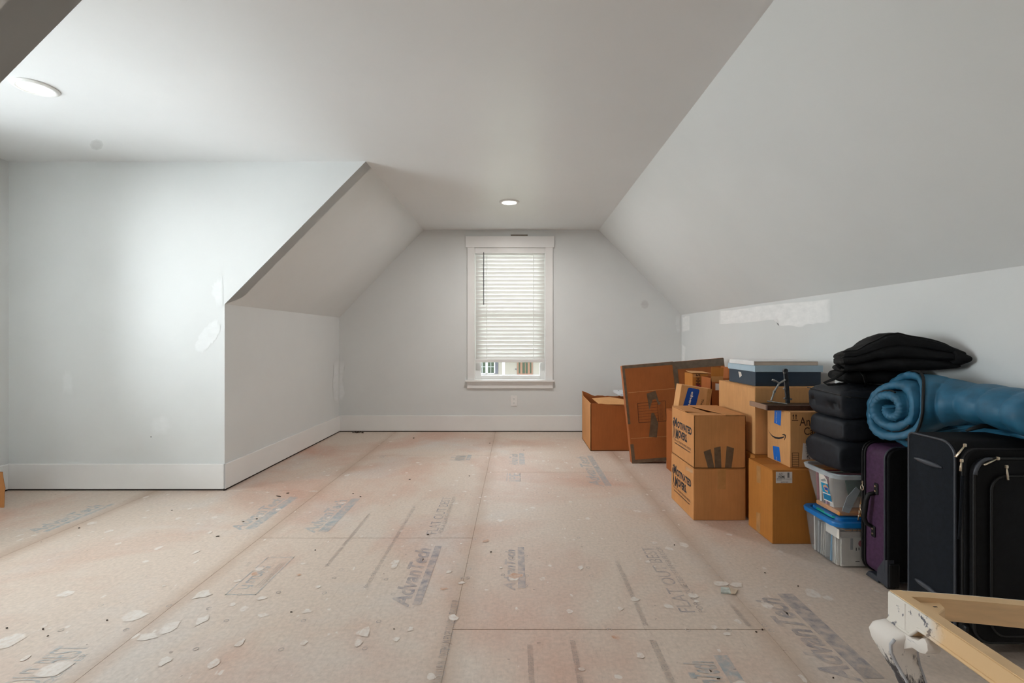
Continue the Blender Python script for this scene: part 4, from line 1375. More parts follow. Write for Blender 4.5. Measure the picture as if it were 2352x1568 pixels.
# lower bin
b0 = (1.552, 1.965, 2.290, 2.582)
lbn = thing('storage_bin', ((b0[0] + b0[1]) / 2, 2.43, 0), 'lower clear plastic bin with a blue lid, full of papers', 'bin')
tub(lbn, b0[0] + .008, b0[1] - .008, b0[2] + .006, b0[3] - .008, .0, .216, .018, .045, CLEAR)
def ringloft(x0, x1, y0, y1, zs, r):
    return loft([rrect(x0 + o, x1 - o, y0 + o, y1 - o, z, r) for z, o in zs])
ld = mesh('lid', ringloft(*b0, [(.206, .002), (.222, 0), (.229, .003), (.230, .022), (.222, .026)], .05), BLUELID, lbn, True, auto=35)
mesh('lid_ridge', loft([rrect(b0[0] + o, b0[1] - o, b0[2] + o, b0[3] - o, z, .03) for z, o in ((.222, .036), (.238, .038), (.240, .042))]), BLUELID, ld, True, auto=35)
mesh('lid_latch', box(b0[0] + .028, b0[0] + .05, 2.36, 2.42, .229, .243, .002, 1), BLUELID, ld)
# upper bin
u0 = (1.548, 1.962, 2.288, 2.578)
ZU0, ZU1 = .2405, .462
ubn = thing('storage_bin', ((u0[0] + u0[1]) / 2, 2.42, ZU0), 'upper clear plastic bin without lid, under the black quilted bundle', 'bin')
tub(ubn, u0[0] + .012, u0[1] - .012, u0[2] + .012, u0[3] - .012, ZU0, ZU1 - .004, .034, .05, CLEAR)
mesh('rim', cat(loft([rrect(u0[0] + o, u0[1] - o, u0[2] + o, u0[3] - o, z, .055) for z, o in ((ZU1 - .022, .004), (ZU1 - .004, 0), (ZU1, .004), (ZU1, .014), (ZU1 - .006, .016))], caps=False)), CLEARRIM, ubn, True, auto=40)
mesh('handle_lug', box(1.86, 1.90, u0[2] - .006, u0[2] + .01, ZU1 - .05, ZU1 - .018, .003, 1), CLEARRIM, ubn)
# sticker on the left side of the upper bin
def uX(x, y):
    p = atX(1830 + x / 9.224, 1040 + y / 9.224, u0[0] + .026); p.x = u0[0] + .012 + (.034) * (1 - (p.z - ZU0) / (ZU1 - ZU0)) - .003; return p
stb = mesh('product_label', prism([uX(535, 440), uX(620, 450), uX(680, 560), uX(725, 1070), uX(545, 985)], (-.0006, 0, 0)), LABELW, ubn)
mesh('label_print', prism([uX(540, 610), uX(690, 665), uX(712, 880), uX(548, 820)], (-.001, 0, 0)), simple('label_teal', rgb(20, 140, 180), .4), stb)
mesh('label_print', prism([uX(550, 840), uX(713, 905), uX(722, 1040), uX(556, 965)], (-.001, 0, 0)), simple('label_teal_dark', rgb(20, 120, 165), .4), stb)
mesh('label_print', prism([uX(575, 690), uX(640, 665), uX(690, 740), uX(660, 850), uX(610, 800)], (-.0014, 0, 0)), simple('label_peach', rgb(214, 160, 130), .5), stb)
mesh('label_print', prism([uX(600, 715), uX(680, 745), uX(672, 800), uX(612, 775)], (-.0017, 0, 0)), BLUED, stb)
mesh('label_print', prism([uX(545, 560), uX(640, 540), uX(670, 600), uX(560, 600)], (-.001, 0, 0)), PAPERG, stb)

# contents
def sheet(nm, label, x0, x1, y0, y1, z0, z1, mat, ry=0, rx=0, group=None, cat_='paper', bev=0):
    o = mesh(nm, box(x0, x1, y0, y1, z0, z1, bev, 1), mat)
    o.rotation_euler = (math.radians(rx), math.radians(ry), 0)
    return tag(o, label, cat_, group)


# lower bin: papers standing on edge, seen through the left side
xl = b0[0] + .036
specs = [('envelope', PAPER, 2.331, .0018, .165, 0), ('envelope', PAPER, 2.338, .005, .17, -2), ('envelope', PAPER, 2.350, .004, .172, 0), ('envelope', PAPER, 2.424, .002, .175, 3),
         ('envelope', PAPER, 2.440, .003, .17, 5), ('envelope', PAPER, 2.456, .003, .165, 2), ('envelope', PAPER, 2.500, .010, .178, -2), ('envelope', PAPER, 2.362, .003, .15, 0)]
ordw = ['frontmost', 'second', 'third', 'fourth', 'fifth', 'sixth', 'seventh', 'rearmost']
for k, (nm, m_s, y, tk, h, rx) in enumerate(sorted(specs, key=lambda q: q[2])):
    lbl = 'white paper standing on edge in the lower clear bin, %s' % ordw[k] + (' from the front' if 0 < k < 7 else '')
    sheet(nm, lbl, xl, xl + .24, y, y + tk, .008, .008 + h, m_s, 0, rx, 'papers in the lower bin')
sheet('folder', 'light blue folder standing among the papers in the lower clear bin', xl + .002, xl + .24, 2.380, 2.388, .008, .175, PAPERB, 0, 3, None, 'folder')
sheet('folder', 'grey folder standing at the back of the lower clear bin', xl + .002, xl + .24, 2.474, 2.488, .008, .172, PAPERG, 0, 1, None, 'folder')
cb_ = thing('paper_carton', (1.75, 2.318, .008), 'white carton with a red round mark inside the lower clear bin', 'carton')
mesh('body', box(xl + .012, b0[1] - .05, 2.3205, 2.3265, .008, .150, .001, 1), PAPER, cb_)
cxl = xl + .012
mesh('printed_mark', disc((1.700, 2.3196, .120), .016, .0006, 20, 'y'), PAPERR, cb_)
mesh('printed_mark', box(1.645, 1.658, 2.3196, 2.3203, .09, .145), PAPERG, cb_)
mesh('printed_mark', cat(box(1.672, 1.676, 2.3196, 2.3203, .085, .10), box(1.685, 1.689, 2.3196, 2.3203, .088, .10), box(1.67, 1.69, 2.3196, 2.3203, .03, .034)), INK, cb_)
nbk = thing('notebook', (1.75, 2.36, .186), 'grey spiral notebook lying flat near the top of the lower clear bin', 'notebook')
mesh('cover', box(1.62, 1.92, 2.318, 2.50, .1875, .194, .001, 1), PAPERG, nbk)
mesh('pages', box(1.625, 1.915, 2.322, 2.50, .182, .1875), PAPERO, nbk)
for k in range(10):
    c = Vector((1.65 + k * .025, 2.318, .188))
    mesh('coil', tube([c + Vector((0, math.cos(w) * .006, math.sin(w) * .007)) for w in [i * math.pi / 4 for i in range(8)]], .0011, 5, True), DARKSTEEL, nbk)
sheet('booklet', 'red booklet lying on the notebook in the lower clear bin', 1.66, 1.80, 2.32, 2.42, .195, .201, PAPERR, 0, 0, None, 'booklet')
sheet('tag_card', 'white card against the rim inside the lower clear bin', xl - .012, xl - .011, 2.30, 2.40, .150, .196, PAPER, 0, 0, None, 'card')
# upper bin
xu = u0[0] + .062
zc = ZU0 + .005
sheet('envelope', 'orange padded envelope flat on the bottom of the upper clear bin', xu - .004, xu + .25, 2.345, 2.525, zc, zc + .022, PAPERO, 0, 0, None, 'envelope', .004)
for i, (y, tk, m_s, rx, lb_, nm) in enumerate(((2.520, .006, PAPERR, -4, 'red booklet standing at the back of the upper clear bin', 'booklet'), (2.488, .016, PAPER, -4, 'thick white paper stack standing in the upper clear bin', 'paper_stack'),
                                      (2.470, .004, PAPERG, -6, 'grey card standing in the upper clear bin', 'card'), (2.448, .010, PAPERP, -5, 'pink and white folder standing in the upper clear bin', 'folder'),
                                      (2.395, .030, PAPER, -3, 'white paper pad behind the sticker of the upper clear bin', 'paper_pad'))):
    sheet(nm, lb_, xu + .004, xu + .20, y, y + tk, zc + .024, zc + .178, m_s, 0, rx, None, 'paper')
for i, (x, tk, m_s, lb_) in enumerate(((1.70, .016, PAPERO, 'orange spined book standing in the upper clear bin'), (1.725, .03, PAPERN, 'navy book standing in the upper clear bin'),
                                       (1.775, .012, PAPER, 'white spined book standing in the upper clear bin'))):
    sheet('book', lb_, x, x + tk, 2.332, 2.346, zc, zc + .14, m_s, 10, 0, None, 'book')
sl_ = mesh('plastic_sleeve', prism([(1.61, 2.3285, zc + .03), (1.645, 2.3285, zc + .02), (1.70, 2.3285, zc + .13), (1.68, 2.3285, zc + .15), (1.635, 2.3285, zc + .10)], (0, .003, 0)), CLEARRIM)
tag(sl_, 'crumpled clear plastic sleeve in the upper clear bin', 'sleeve')
sheet('folder', 'dark green folder leaning in the upper clear bin', 1.66, 1.80, 2.350, 2.356, zc + .10, zc + .19, simple('green_board', rgb(40, 84, 72), .5), -12, 0, None, 'folder')
tp = mesh('teal_pouch', loft([rrect(1.578 + o, 1.64 - o, 2.35 + o, 2.49 - o, z, .012) for z, o in ((.2305, .004), (.234, 0), (.2385, .002), (.2395, .008))]), TEALP, None, True)
tag(tp, 'teal flat pouch squeezed between the two plastic bins', 'pouch')


# ================================================================== SOFT GOODS
def soft_slab(corners, zb, zt, ns=40, m=36, e=.45, p=5.0, wr=.004, wf=9.0, seed=0, tp=.12, fold=None):
    """soft rounded slab over a four-sided plan (A front-left, B front-right, C back-right, D back-left)"""
    A, B, C, D = [Vector((*c, 0)) for c in corners]
    V, Fc = [], []
    for i in range(ns + 1):
        s = i / ns
        s2 = .5 - .5 * math.cos(math.pi * s)
        k = abs(2 * s2 - 1)
        f = max(0.0, 1 - k ** p) ** (1 / p)
        for j in range(m):
            w = 2 * math.pi * j / m
            cx, sz = math.cos(w), math.sin(w)
            cx = math.copysign(abs(cx) ** e, cx); sz = math.copysign(abs(sz) ** e, sz)
            t = .5 - .5 * cx * (1 - tp * (1 - f))
            P = (A.lerp(B, s2)).lerp(D.lerp(C, s2), t)
            a, b2 = zb(s2, t), zt(s2, t)
            z = (a + b2) / 2 + (b2 - a) / 2 * sz * f
            q = Vector((P.x, P.y, z))
            d = mnoise.noise(q * wf + Vector((seed * 3.1, 0, 0))) * wr
            d += mnoise.noise(q * wf * 3 + Vector((0, seed * 2.7, 0))) * wr * .4
            if fold: d += fold(s2, t, z, w)
            c = (A + B + C + D) / 4
            n = Vector((P.x - c.x, P.y - c.y, (z - (a + b2) / 2) * 1.5))
            if n.length > 1e-6: q = q + n.normalized() * d
            V.append(q)
    for i in range(ns):
        for j in range(m):
            k = (j + 1) % m
            Fc.append([i * m + j, i * m + k, (i + 1) * m + k, (i + 1) * m + j])
    Fc.append(list(range(m))[::-1]); Fc.append([ns * m + j for j in range(m)])
    return V, Fc


# ---- black quilted bundle (three puffy tiers) on the upper bin
qb = thing('quilted_bundle', (1.78, 2.43, .4625), 'folded black quilted bedding bundle stacked on the upper clear bin', 'bedding')
tiers = [(.4635, .625, 1.575, .020), (.610, .735, 1.592, .028), (.722, .886, 1.585, .020)]
for i, (za, zb_, xl_, wr) in enumerate(tiers):
    def gather(s, t, z, w, za=za, zb_=zb_):
        h = min(abs(z - za), abs(zb_ - z)) / (zb_ - za)
        return math.sin((s * 31 + t * 37) * 2.1 + math.sin(s * 17 + t * 11) * 2) * .004 * max(0, 1 - h * 5)
    mesh('puffed_layer', soft_slab([(xl_, 2.292), (1.972, 2.292), (1.975, 2.577), (xl_ + .004, 2.574)], lambda s, t, za=za: za, lambda s, t, z=zb_: z + .006 * math.sin(s * 3), e=.38, p=5, wr=.009, wf=11, seed=i + 2, fold=gather), BLACKF, qb, True)
mesh('piping', tube([(1.583, 2.56, .862), (1.580, 2.42, .857), (1.588, 2.31, .849), (1.62, 2.285, .842), (1.70, 2.281, .838)], .0028, 6), RUBBER, qb)

# ---- black duffel and the soft garment bag over it
df = thing('duffel_bag', (1.82, 2.33, .886), 'small black duffel bag lying on the quilted bundle, strap hanging left', 'bag')
mesh('body', soft_slab([(1.640, 2.355), (1.985, 2.235), (2.002, 2.50), (1.70, 2.575)], lambda s, t: .900 + .03 * max(0, s - .6), lambda s, t: .964 + .010 * math.sin(math.pi * s), e=.5, p=4, wr=.012, wf=12, seed=11), BLACKN, df, True)
mesh('web_strap', tube([atY(1978, 852, 2.335), atY(1986, 862, 2.318), atY(1989, 876, 2.318), atY(1989, 886, 2.335)], .016, 8, flat=(1, .15)), RUBBER, df, True)
mesh('shoulder_strap', tube([atY(1944, 850, 2.37), atY(1928, 861, 2.34), atY(1911, 872, 2.33), atY(1893, 879, 2.34), atY(1901, 883.5, 2.33), atY(1925, 882.5, 2.33), atY(1944, 879, 2.35)], [.010, .014, .014, .010, .010, .010, .008], 8, flat=(1, .3)), BLACKN, df, True)
gbg = thing('garment_bag', (1.8, 2.3, .97), 'black soft garment bag draped over the top of the pile by the wall', 'bag')
def interp(pts, s):
    for (a, za), (b, zb2) in zip(pts, pts[1:]):
        if a <= s <= b: return za + (zb2 - za) * (s - a) / (b - a)
    return pts[-1][1]
def prof_top(s): return interp([(0, 1.066), (.12, 1.070), (.40, 1.143), (.50, 1.152), (.72, 1.130), (.9, 1.100), (1, 1.075)], s)   # silhouette along the front edge
def prof_bot(s): return interp([(0, .962), (.3, .975), (.6, .978), (1, .992)], s)
for i, (f0, f1, dx, dy) in enumerate(((-.05, .42, .018, .012), (.28, .74, .0, -.004), (.56, 1.03, .008, .004))):
    def zb(s, t, f0=f0): a, b = prof_bot(s), prof_top(s); return a + (b - a) * f0 - .01 * (t - .3) * (1 if f0 > 0 else .2)
    def zt2(s, t, f1=f1): a, b = prof_bot(s), prof_top(s); return a + (b - a) * f1 - .03 * max(0, t - .4)
    def crease(s, t, z, w): return .004 * math.sin(s * 19 + z * 60 + t * 5) + .003 * math.sin(s * 9 - z * 90)
    M_ = 40
    vf = soft_slab([(1.596 + dx, 2.305 + dy), (1.972, 2.070 + dy), (1.996, 2.42), (1.72, 2.56)], zb, zt2, ns=64, m=M_, e=.6, p=9, wr=.007, wf=10, seed=20 + i, tp=.05, fold=crease)
    ly = mesh('folded_layer', vf, BLACKN, gbg, True)
    row = [vf[0][q * M_ + 5] for q in range(2, 63)]
    mesh('piping', tube([p + Vector((-.001, -.002, .002)) for p in row], .0032, 6), RUBBER, ly, True)
mesh('end_flap', soft_slab([(1.940, 2.080), (1.992, 2.058), (2.004, 2.18), (1.95, 2.20)], lambda s, t: 1.0 + .02 * s, lambda s, t: 1.085 - .03 * s, ns=20, m=24, e=.6, p=4, wr=.008, wf=16, seed=31), BLACKN, gbg, True)
mesh('corner_tab', tube([atY(1936, 845, 2.30), atY(1926, 840, 2.29), atY(1921, 836, 2.29), atY(1930, 848, 2.285)], [.010, .012, .010, .006], 8, flat=(1, .5)), BLACKN, gbg, True)

# ---- rolled sleeping bag
sbag = thing('sleeping_bag', (1.78, 2.05, .64), 'teal rolled sleeping bag resting on the plum and black suitcases', 'sleeping bag')
CP = [Vector(p) for p in ((1.660, 2.120, .812), (1.72, 2.108, .818), (1.785, 2.07, .832), (1.838, 2.00, .848), (1.864, 1.91, .858), (1.870, 1.80, .858), (1.866, 1.70, .850), (1.86, 1.61, .838))]
SEGL = [0.0]
for a, b_ in zip(CP, CP[1:]): SEGL.append(SEGL[-1] + (b_ - a).length)
AL = SEGL[-1]


def axis(u):
    u = max(-.1, min(AL, u))
    for i in range(len(CP) - 1):
        if u <= SEGL[i + 1] or i == len(CP) - 2:
            k = (u - SEGL[i]) / (SEGL[i + 1] - SEGL[i])
            P = CP[i].lerp(CP[i + 1], k)
            t0 = (CP[min(i + 1, len(CP) - 1)] - CP[max(i - 1, 0)]).normalized()
            t1 = (CP[min(i + 2, len(CP) - 1)] - CP[i]).normalized()
            Tn = t0.lerp(t1, max(0, min(1, k))).normalized()
            return P, Tn


def bag_pt(u, r, th_):
    P, Tn = axis(u)
    Nn = Vector((Tn.y, -Tn.x, 0)).normalized()
    k = max(0, min(1, (u - .08) / .22))
    hx_ = 1 - .22 * k; hz_ = 1 - .46 * k
    return P + Nn * (r * math.cos(th_) * hx_) + Vector((0, 0, 1)) * (r * math.sin(th_) * hz_)


TURNS = 3.3
R0, PITCH, THK = .022, .0435, .037
TH0 = math.radians(162)
LIPT = [(0, .014), (.6, .004), (1.3, .0), (1.55, .030), (1.8, .042), (2.05, .030), (2.3, -.012), (2.55, .072), (2.8, .100), (3.05, .105), (3.3, .085)]


def lip(tt):      # how far each wrap is pushed along the axis at turn tt
    for (a, va), (b, vb) in zip(LIPT, LIPT[1:]):
        if a <= tt <= b:
            k = (tt - a) / (b - a); k = k * k * (3 - 2 * k)
            return va + (vb - va) * k
    return LIPT[-1][1]


nth = 260
V, Fc = [], []
prof_n = None
for i in range(nth + 1):
    tt = TURNS * i / nth
    th_ = TH0 + tt * 2 * math.pi
    r = R0 + PITCH * tt
    u0_ = lip(tt) + .42 * r * math.cos(th_)
    ring = []
    u1 = AL - .004 if tt > TURNS - 1.05 else min(AL, u0_ + .20)
    M = 72
    for j in range(M + 1):           # outer skin from the far end to the lip
        u = u1 + (u0_ + .014 - u1) * (j / M)
        pf = abs(math.sin(math.pi * (u - .03) / .098)) ** .55 if tt > TURNS - 1.05 else 1
        gather = .0022 * math.sin(th_ * 23 + 3 * math.sin(th_ * 5)) * (1 - pf * .7)
        edge = .003 * math.sin(th_ * 17 + math.sin(th_ * 4) * 2) * max(0, 1 - (u - u0_) / .05)
        endt = max(0.0, 1 - max(0, (u - (AL - .05)) / .05) ** 2) if tt > TURNS - 1.05 else 1
        rr = r + THK * .5 * (.40 + .66 * pf) + gather + edge
        rr = rr * (.10 + .90 * math.sqrt(endt))
        q = bag_pt(u, rr, th_)
        q += Vector((0, 0, 1)) * mnoise.noise(q * 14) * .004
        ring.append(q)
    for k in range(1, 6):            # rounded lip
        w = math.pi * k / 6
        g = 1 + .10 * math.sin(th_ * 19 + 2 * math.sin(th_ * 3))
        ring.append(bag_pt(u0_ + .014 - math.sin(w) * .017 * g, r + math.cos(w) * THK * .5 * g, th_))
    for j in range(7):               # inner skin
        u = u0_ + .014 + (u1 - .01 - u0_ - .014) * j / 6
        endt = max(0.0, 1 - max(0, (u - (AL - .05)) / .05) ** 2) if tt > TURNS - 1.05 else 1
        ring.append(bag_pt(u, max(.004, r - THK * .46) * (.08 + .92 * math.sqrt(endt)), th_))
    V += ring
    prof_n = len(ring)
for i in range(nth):
    for j in range(prof_n):
        k = (j + 1) % prof_n
        Fc.append([i * prof_n + j, i * prof_n + k, (i + 1) * prof_n + k, (i + 1) * prof_n + j])
Fc.append(list(range(prof_n))[::-1]); Fc.append([nth * prof_n + j for j in range(prof_n)])
mesh('rolled_body', (V, Fc), TEAL, sbag, True)
def zip_pts(t0, t1, du, n=70):
    P = []
    for k in range(n + 1):
        tt = t0 + (t1 - t0) * k / n
        rr_ = R0 + PITCH * tt; w_ = TH0 + tt * 2 * math.pi
        P.append(bag_pt(lip(tt) + .42 * rr_ * math.cos(w_) + du, rr_ + THK * .5 + .004, w_))
    return P
mesh('zipper', tube(zip_pts(.75, 1.45, .018), .0042, 6), RUBBER, sbag, True)
mesh('zipper', tube(zip_pts(2.38, 3.1, .022), .0055, 6), RUBBER, sbag, True)

# ================================================================== SUITCASES
# ---- plum suitcase
PX0, PX1, PY0, PY1, PZ1 = 1.667, 2.004, 2.118, 2.281, .632
ps = thing('suitcase', ((PX0 + PX1) / 2, (PY0 + PY1) / 2, 0), 'plum purple suitcase with a black front standing beside the plastic bins', 'suitcase')
def rshell(y0, y1, ins, r, z0=.03, z1=PZ1, x0=PX0, x1=PX1, rb=None, seg=7):
    """rounded upright slab; outline in the XZ plane"""
    o0 = [Vector((p.x, y0, p.y)) for p in rrect(x0 + ins, x1 - ins, z0 + ins, z1 - ins, 0, r, seg)]
    return loft([o0, [p + Vector((0, y1 - y0, 0)) for p in o0]])
mesh('side_shell', rshell(PY0 + .012, PY1 - .028, 0, .05), PURPLE, ps, True, auto=40)
mesh('back_shell', bevel_vf(rshell(PY1 - .030, PY1, -.003, .052), .010, 3, 60), BLACKN, ps, True, auto=40)
mesh('front_panel', bevel_vf(rshell(PY0 - .004, PY0 + .014, .002, .048), .008, 3, 60), BLACKN, ps, True, auto=40)
def loop_xz(y, ins, r, x0=PX0, x1=PX1, z0=.03, z1=PZ1):
    return [Vector((p.x, y, p.y)) for p in rrect(x0 + ins, x1 - ins, z0 + ins, z1 - ins, 0, r, 7)]
mesh('zipper', tube(loop_xz(PY1 - .033, -.004, .053), .0045, 6, True), RUBBER, ps, True)
mesh('zipper', tube(loop_xz(PY1 - .018, -.005, .054), .004, 6, True), RUBBER, ps, True)
mesh('welt', tube(loop_xz(PY0 + .012, -.002, .052), .0045, 6, True), GREYPL, ps, True)
# side handle
hp = lambda x, y, d=0: atX(1940 + x / 3.563, 960 + y / 3.563, PX0) + Vector((-d, 0, 0))
for (px, py) in ((262, 578), (240, 925)):
    c = hp(px, py)
    mt = mesh('handle_mount', box(c.x - .006, c.x, c.y - .012, c.y + .012, c.z - .026, c.z + .026, .004, 2), RUBBER, ps)
    for dz in (-.010, .012):
        mesh('rivet', disc((c.x - .0085, c.y, c.z + dz), .0042, .003, 12, 'x'), METAL, mt)
ha, hb_ = hp(250, 610), hp(232, 890)
mesh('side_handle', tube([ha, ha + Vector((-.022, .012, -.012)), ha + Vector((-.030, .016, -.04)), hb_ + Vector((-.030, .016, .04)), hb_ + Vector((-.022, .012, .012)), hb_], [.008, .010, .011, .011, .010, .008], 10), RUBBER, ps, True)
def zpull(par, c, L, tilt=0, ring=True):
    c = Vector(c)
    z = mesh('zipper_pull', box(c.x - .004, c.x + .004, c.y - .004, c.y + .004, c.z - .008, c.z + .008, .002, 1), METAL, par)
    d = Vector((math.sin(tilt) * .7, math.sin(tilt) * -.7, -math.cos(tilt)))
    p = c + Vector((-.004, -.004, -.006))
    if ring:
        k = [p + d * L * .6 + Vector((-.001, math.cos(w) * .009, math.sin(w) * L * .42)) for w in [i * math.pi / 5 for i in range(10)]]
        mesh('pull_tab', tube(k, .0025, 6, True), METAL, z, True)
        mesh('pull_tab', tube([p, p + d * L * .3], .0025, 6), METAL, z, True)
    else:
        mesh('pull_tab', tube([p, p + d * L * .5, p + d * L], [.0025, .004, .005], 8, flat=(1, .5)), METAL, z, True)
c = hp(147, 520); zpull(ps, (PX0 - .007, PY1 - .022, c.z), .030)
c = hp(110, 700); zpull(ps, (PX0 - .010, PY1 - .012, c.z), .034, .3, False)
zpull(ps, (PX0 - .012, PY1 - .008, c.z - .03), .034, -.1, False)
gx = lambda x, y: atX(1940 + x / 3.563, 960 + y / 3.563, PX0 - .003)
mesh('corner_guard', prism([(PX0 - .004, PY0 - .006, .012), (PX0 - .004, PY0 - .006, .135), (PX0 - .004, PY0 + .018, .125), (PX0 - .004, PY0 + .052, .072), (PX0 - .004, PY0 + .058, .02)], (.03, 0, 0)), GREYPL, ps)
mesh('wheel_housing', box(PX0 + .002, PX0 + .05, PY0 - .012, PY0 + .04, .012, .12, .008, 2), RUBBER, ps)
mesh('skid_foot', bevel_vf(prism([(PX0 - .002, PY0 + .05, .004), (PX0 - .002, PY1 - .03, .004), (PX0 - .002, PY1 - .05, .032), (PX0 - .002, PY0 + .05, .032)], (.3, 0, 0)), .004, 2), GREYPL, ps)
for x in (PX0 + .008, PX1 - .036):
    mesh('wheel', disc((x, PY0 + .015, .022), .022, .028, 24, 'x'), RUBBER, ps, True, auto=40)

# ---- large black suitcase
KX0, KX1, KY0, KY1, KZ1 = 1.566, 1.998, 1.682, 1.886, .757
ks = thing('suitcase', ((KX0 + KX1) / 2, (KY0 + KY1) / 2, 0), 'large black suitcase with grey side skids at the right edge', 'suitcase')
def yz_loop(x, ins, y0=KY0, y1=KY1, z0=.045, z1=KZ1, r0=.055, r1=.02):
    P = []
    for cy, cz, a0, r in ((y1 - ins - r1, z1 - ins - r1, 0, r1), (y0 + ins + r0, z1 - ins - r0, 90, r0), (y0 + ins + .02, z0 + ins + .02, 180, .02), (y1 - ins - .02, z0 + ins + .02, 270, .02)):
        for k in range(7):
            w = math.radians(a0 + 90 * k / 6)
            P.append(Vector((x, cy + r * math.cos(w), cz + r * math.sin(w))))
    return P
l0_ = yz_loop(KX0 + .006, 0); l1_ = [p + Vector((KX1 - KX0 - .012, 0, 0)) for p in l0_]
mesh('shell', loft([l0_, l1_]), BLACKN, ks, True, auto=40)
mesh('side_panel', bevel_vf(loft([yz_loop(KX0, .006), yz_loop(KX0 + .008, .006)]), .003, 2, 60), NAVYN, ks, True, auto=40)
mesh('side_piping', tube(yz_loop(KX0 + .002, .003), .0045, 6, True), GREYPL, ks, True)
kp = lambda x, y: atX(1940 + x / 3.563, 960 + y / 3.563, KX0)
def grip(a, b2):
    a, b2 = Vector(a), Vector(b2)
    n = 9
    P = [a.lerp(b2, k / (n - 1)) + Vector((-.002, 0, 0)) for k in range(n)]
    return tube(P, [.003 + .008 * math.sin(math.pi * k / (n - 1)) ** .6 for k in range(n)], 10, flat=(.9, .9))
g1 = kp(575, 325), kp(802, 405)
mesh('side_skid', grip(*g1), GREYPL, ks, True)
g2 = kp(582, 1315), kp(760, 1440)
mesh('side_skid', grip(*g2), GREYPL, ks, True)
mesh('back_skid', box(KX0 + .004, KX0 + .02, KY1 - .004, KY1 + .008, .05, .20, .004, 2), GREYPL, ks)
# front: expansion section, pocket panels, piping and zippers
def front(nm, x0, x1, y0, y1, z0, z1, r, m, be=.012):
    o0 = [Vector((p.x, y1, p.y)) for p in rrect(x0, x1, z0, z1, 0, r, 6)]
    o1 = [p + Vector((0, y0 - y1, 0)) for p in o0]
    return mesh(nm, bevel_vf(loft([o0, o1]), be, 3, 60), m, ks, True, auto=40)
front('expansion_panel', KX0 + .014, KX1 - .006, KY0 - .022, KY0 + .01, .055, KZ1 - .022, .05, BLACKN, .008)
front('front_pocket', KX0 + .028, KX1 - .016, KY0 - .044, KY0 - .015, .07, KZ1 - .048, .055, BLACKN, .010)
front('small_pocket', KX0 + .075, KX1 - .05, KY0 - .056, KY0 - .035, .10, KZ1 - .105, .05, BLACKN, .008)
def front_loop(x0, x1, z0, z1, r, y): return [Vector((p.x, y, p.y)) for p in rrect(x0, x1, z0, z1, 0, r, 6)]
mesh('pocket_piping', tube(front_loop(KX0 + .028, KX1 - .016, .07, KZ1 - .048, .055, KY0 - .040), .005, 6, True), GREYPL if False else RUBBER, ks, True)
mesh('pocket_piping', tube(front_loop(KX0 + .014, KX1 - .006, .055, KZ1 - .022, .05, KY0 - .012), .004, 6, True), RUBBER, ks, True)
mesh('pocket_piping', tube(front_loop(KX0 + .075, KX1 - .05, .10, KZ1 - .105, .05, KY0 - .053), .004, 6, True), RUBBER, ks, True)
arc = front_loop(KX0 + .027, KX1 - .016, .07, KZ1 - .047, .056, KY0 - .045)
mesh('corner_guard', tube(arc[7:14], .0062, 8), GREYPL, ks, True)
kf = lambda x, y, Y: atY(1940 + x / 3.563, 960 + y / 3.563, Y)
def pull_line(a, b2, nm='zipper_pull'):
    z = mesh(nm, box(a.x - .005, a.x + .005, a.y - .004, a.y + .004, a.z - .006, a.z + .006, .002, 1), METAL, ks)
    mesh('pull_tab', tube([a, a.lerp(b2, .5), b2], [.0028, .0042, .005], 8, flat=(1, .5)), METAL, z, True)
pull_line(kf(985, 222, KY0 - .022), kf(908, 318, KY0 - .024))
pull_line(kf(958, 348, KY0 - .03), kf(948, 435, KY0 - .034))
pull_line(kf(1255, 330, KY0 - .052), kf(1140, 383, KY0 - .056))
pull_line(kf(1325, 398, KY0 - .060), kf(1338, 505, KY0 - .062))
mesh('web_strap', tube([kf(965, 470, KY0 - .028), kf(958, 600, KY0 - .030), kf(950, 760, KY0 - .030), kf(945, 900, KY0 - .03), kf(935, 990, KY0 - .028)], .006, 6, flat=(1, .3)), NAVYN, ks, True)
mesh('top_handle', tube([kf(1000, 100, 1.80) + Vector((0, 0, -.002)), kf(1050, 84, 1.80), kf(1130, 70, 1.80) + Vector((0, 0, .003)), Vector((1.94, 1.80, KZ1 + .02)), Vector((1.965, 1.80, KZ1 - .002))], [.006, .012, .014, .012, .006], 10, flat=(1, .6)), RUBBER, ks, True)
for x in (KX0 + .02, KX1 - .06):
    mesh('wheel', disc((x, KY0 + .015, .03), .03, .035, 24, 'x'), RUBBER, ks, True, auto=40)
    mesh('wheel_housing', box(x - .01, x + .045, KY0 - .03, KY0 + .06, .035, .12, .01, 2), RUBBER, ks)
mesh('rear_foot', box(KX0 + .02, KX0 + .06, KY1 - .03, KY1 - .005, 0, .05, .005, 2), GREYPL, ks)
mesh('rear_foot', box(KX1 - .06, KX1 - .02, KY1 - .03, KY1 - .005, 0, .05, .005, 2), GREYPL, ks)

# ================================================================== FOOTSTOOL FRAME
FX0, FX1, FY0, FY1, FZ = 1.047, 1.60, .74, 1.326, .42
fs = thing('stool_frame', ((FX0 + FX1) / 2, (FY0 + FY1) / 2, 0), 'seatless wooden stool frame with a chipped white cabriole leg in the foreground', 'stool')
RT = .036
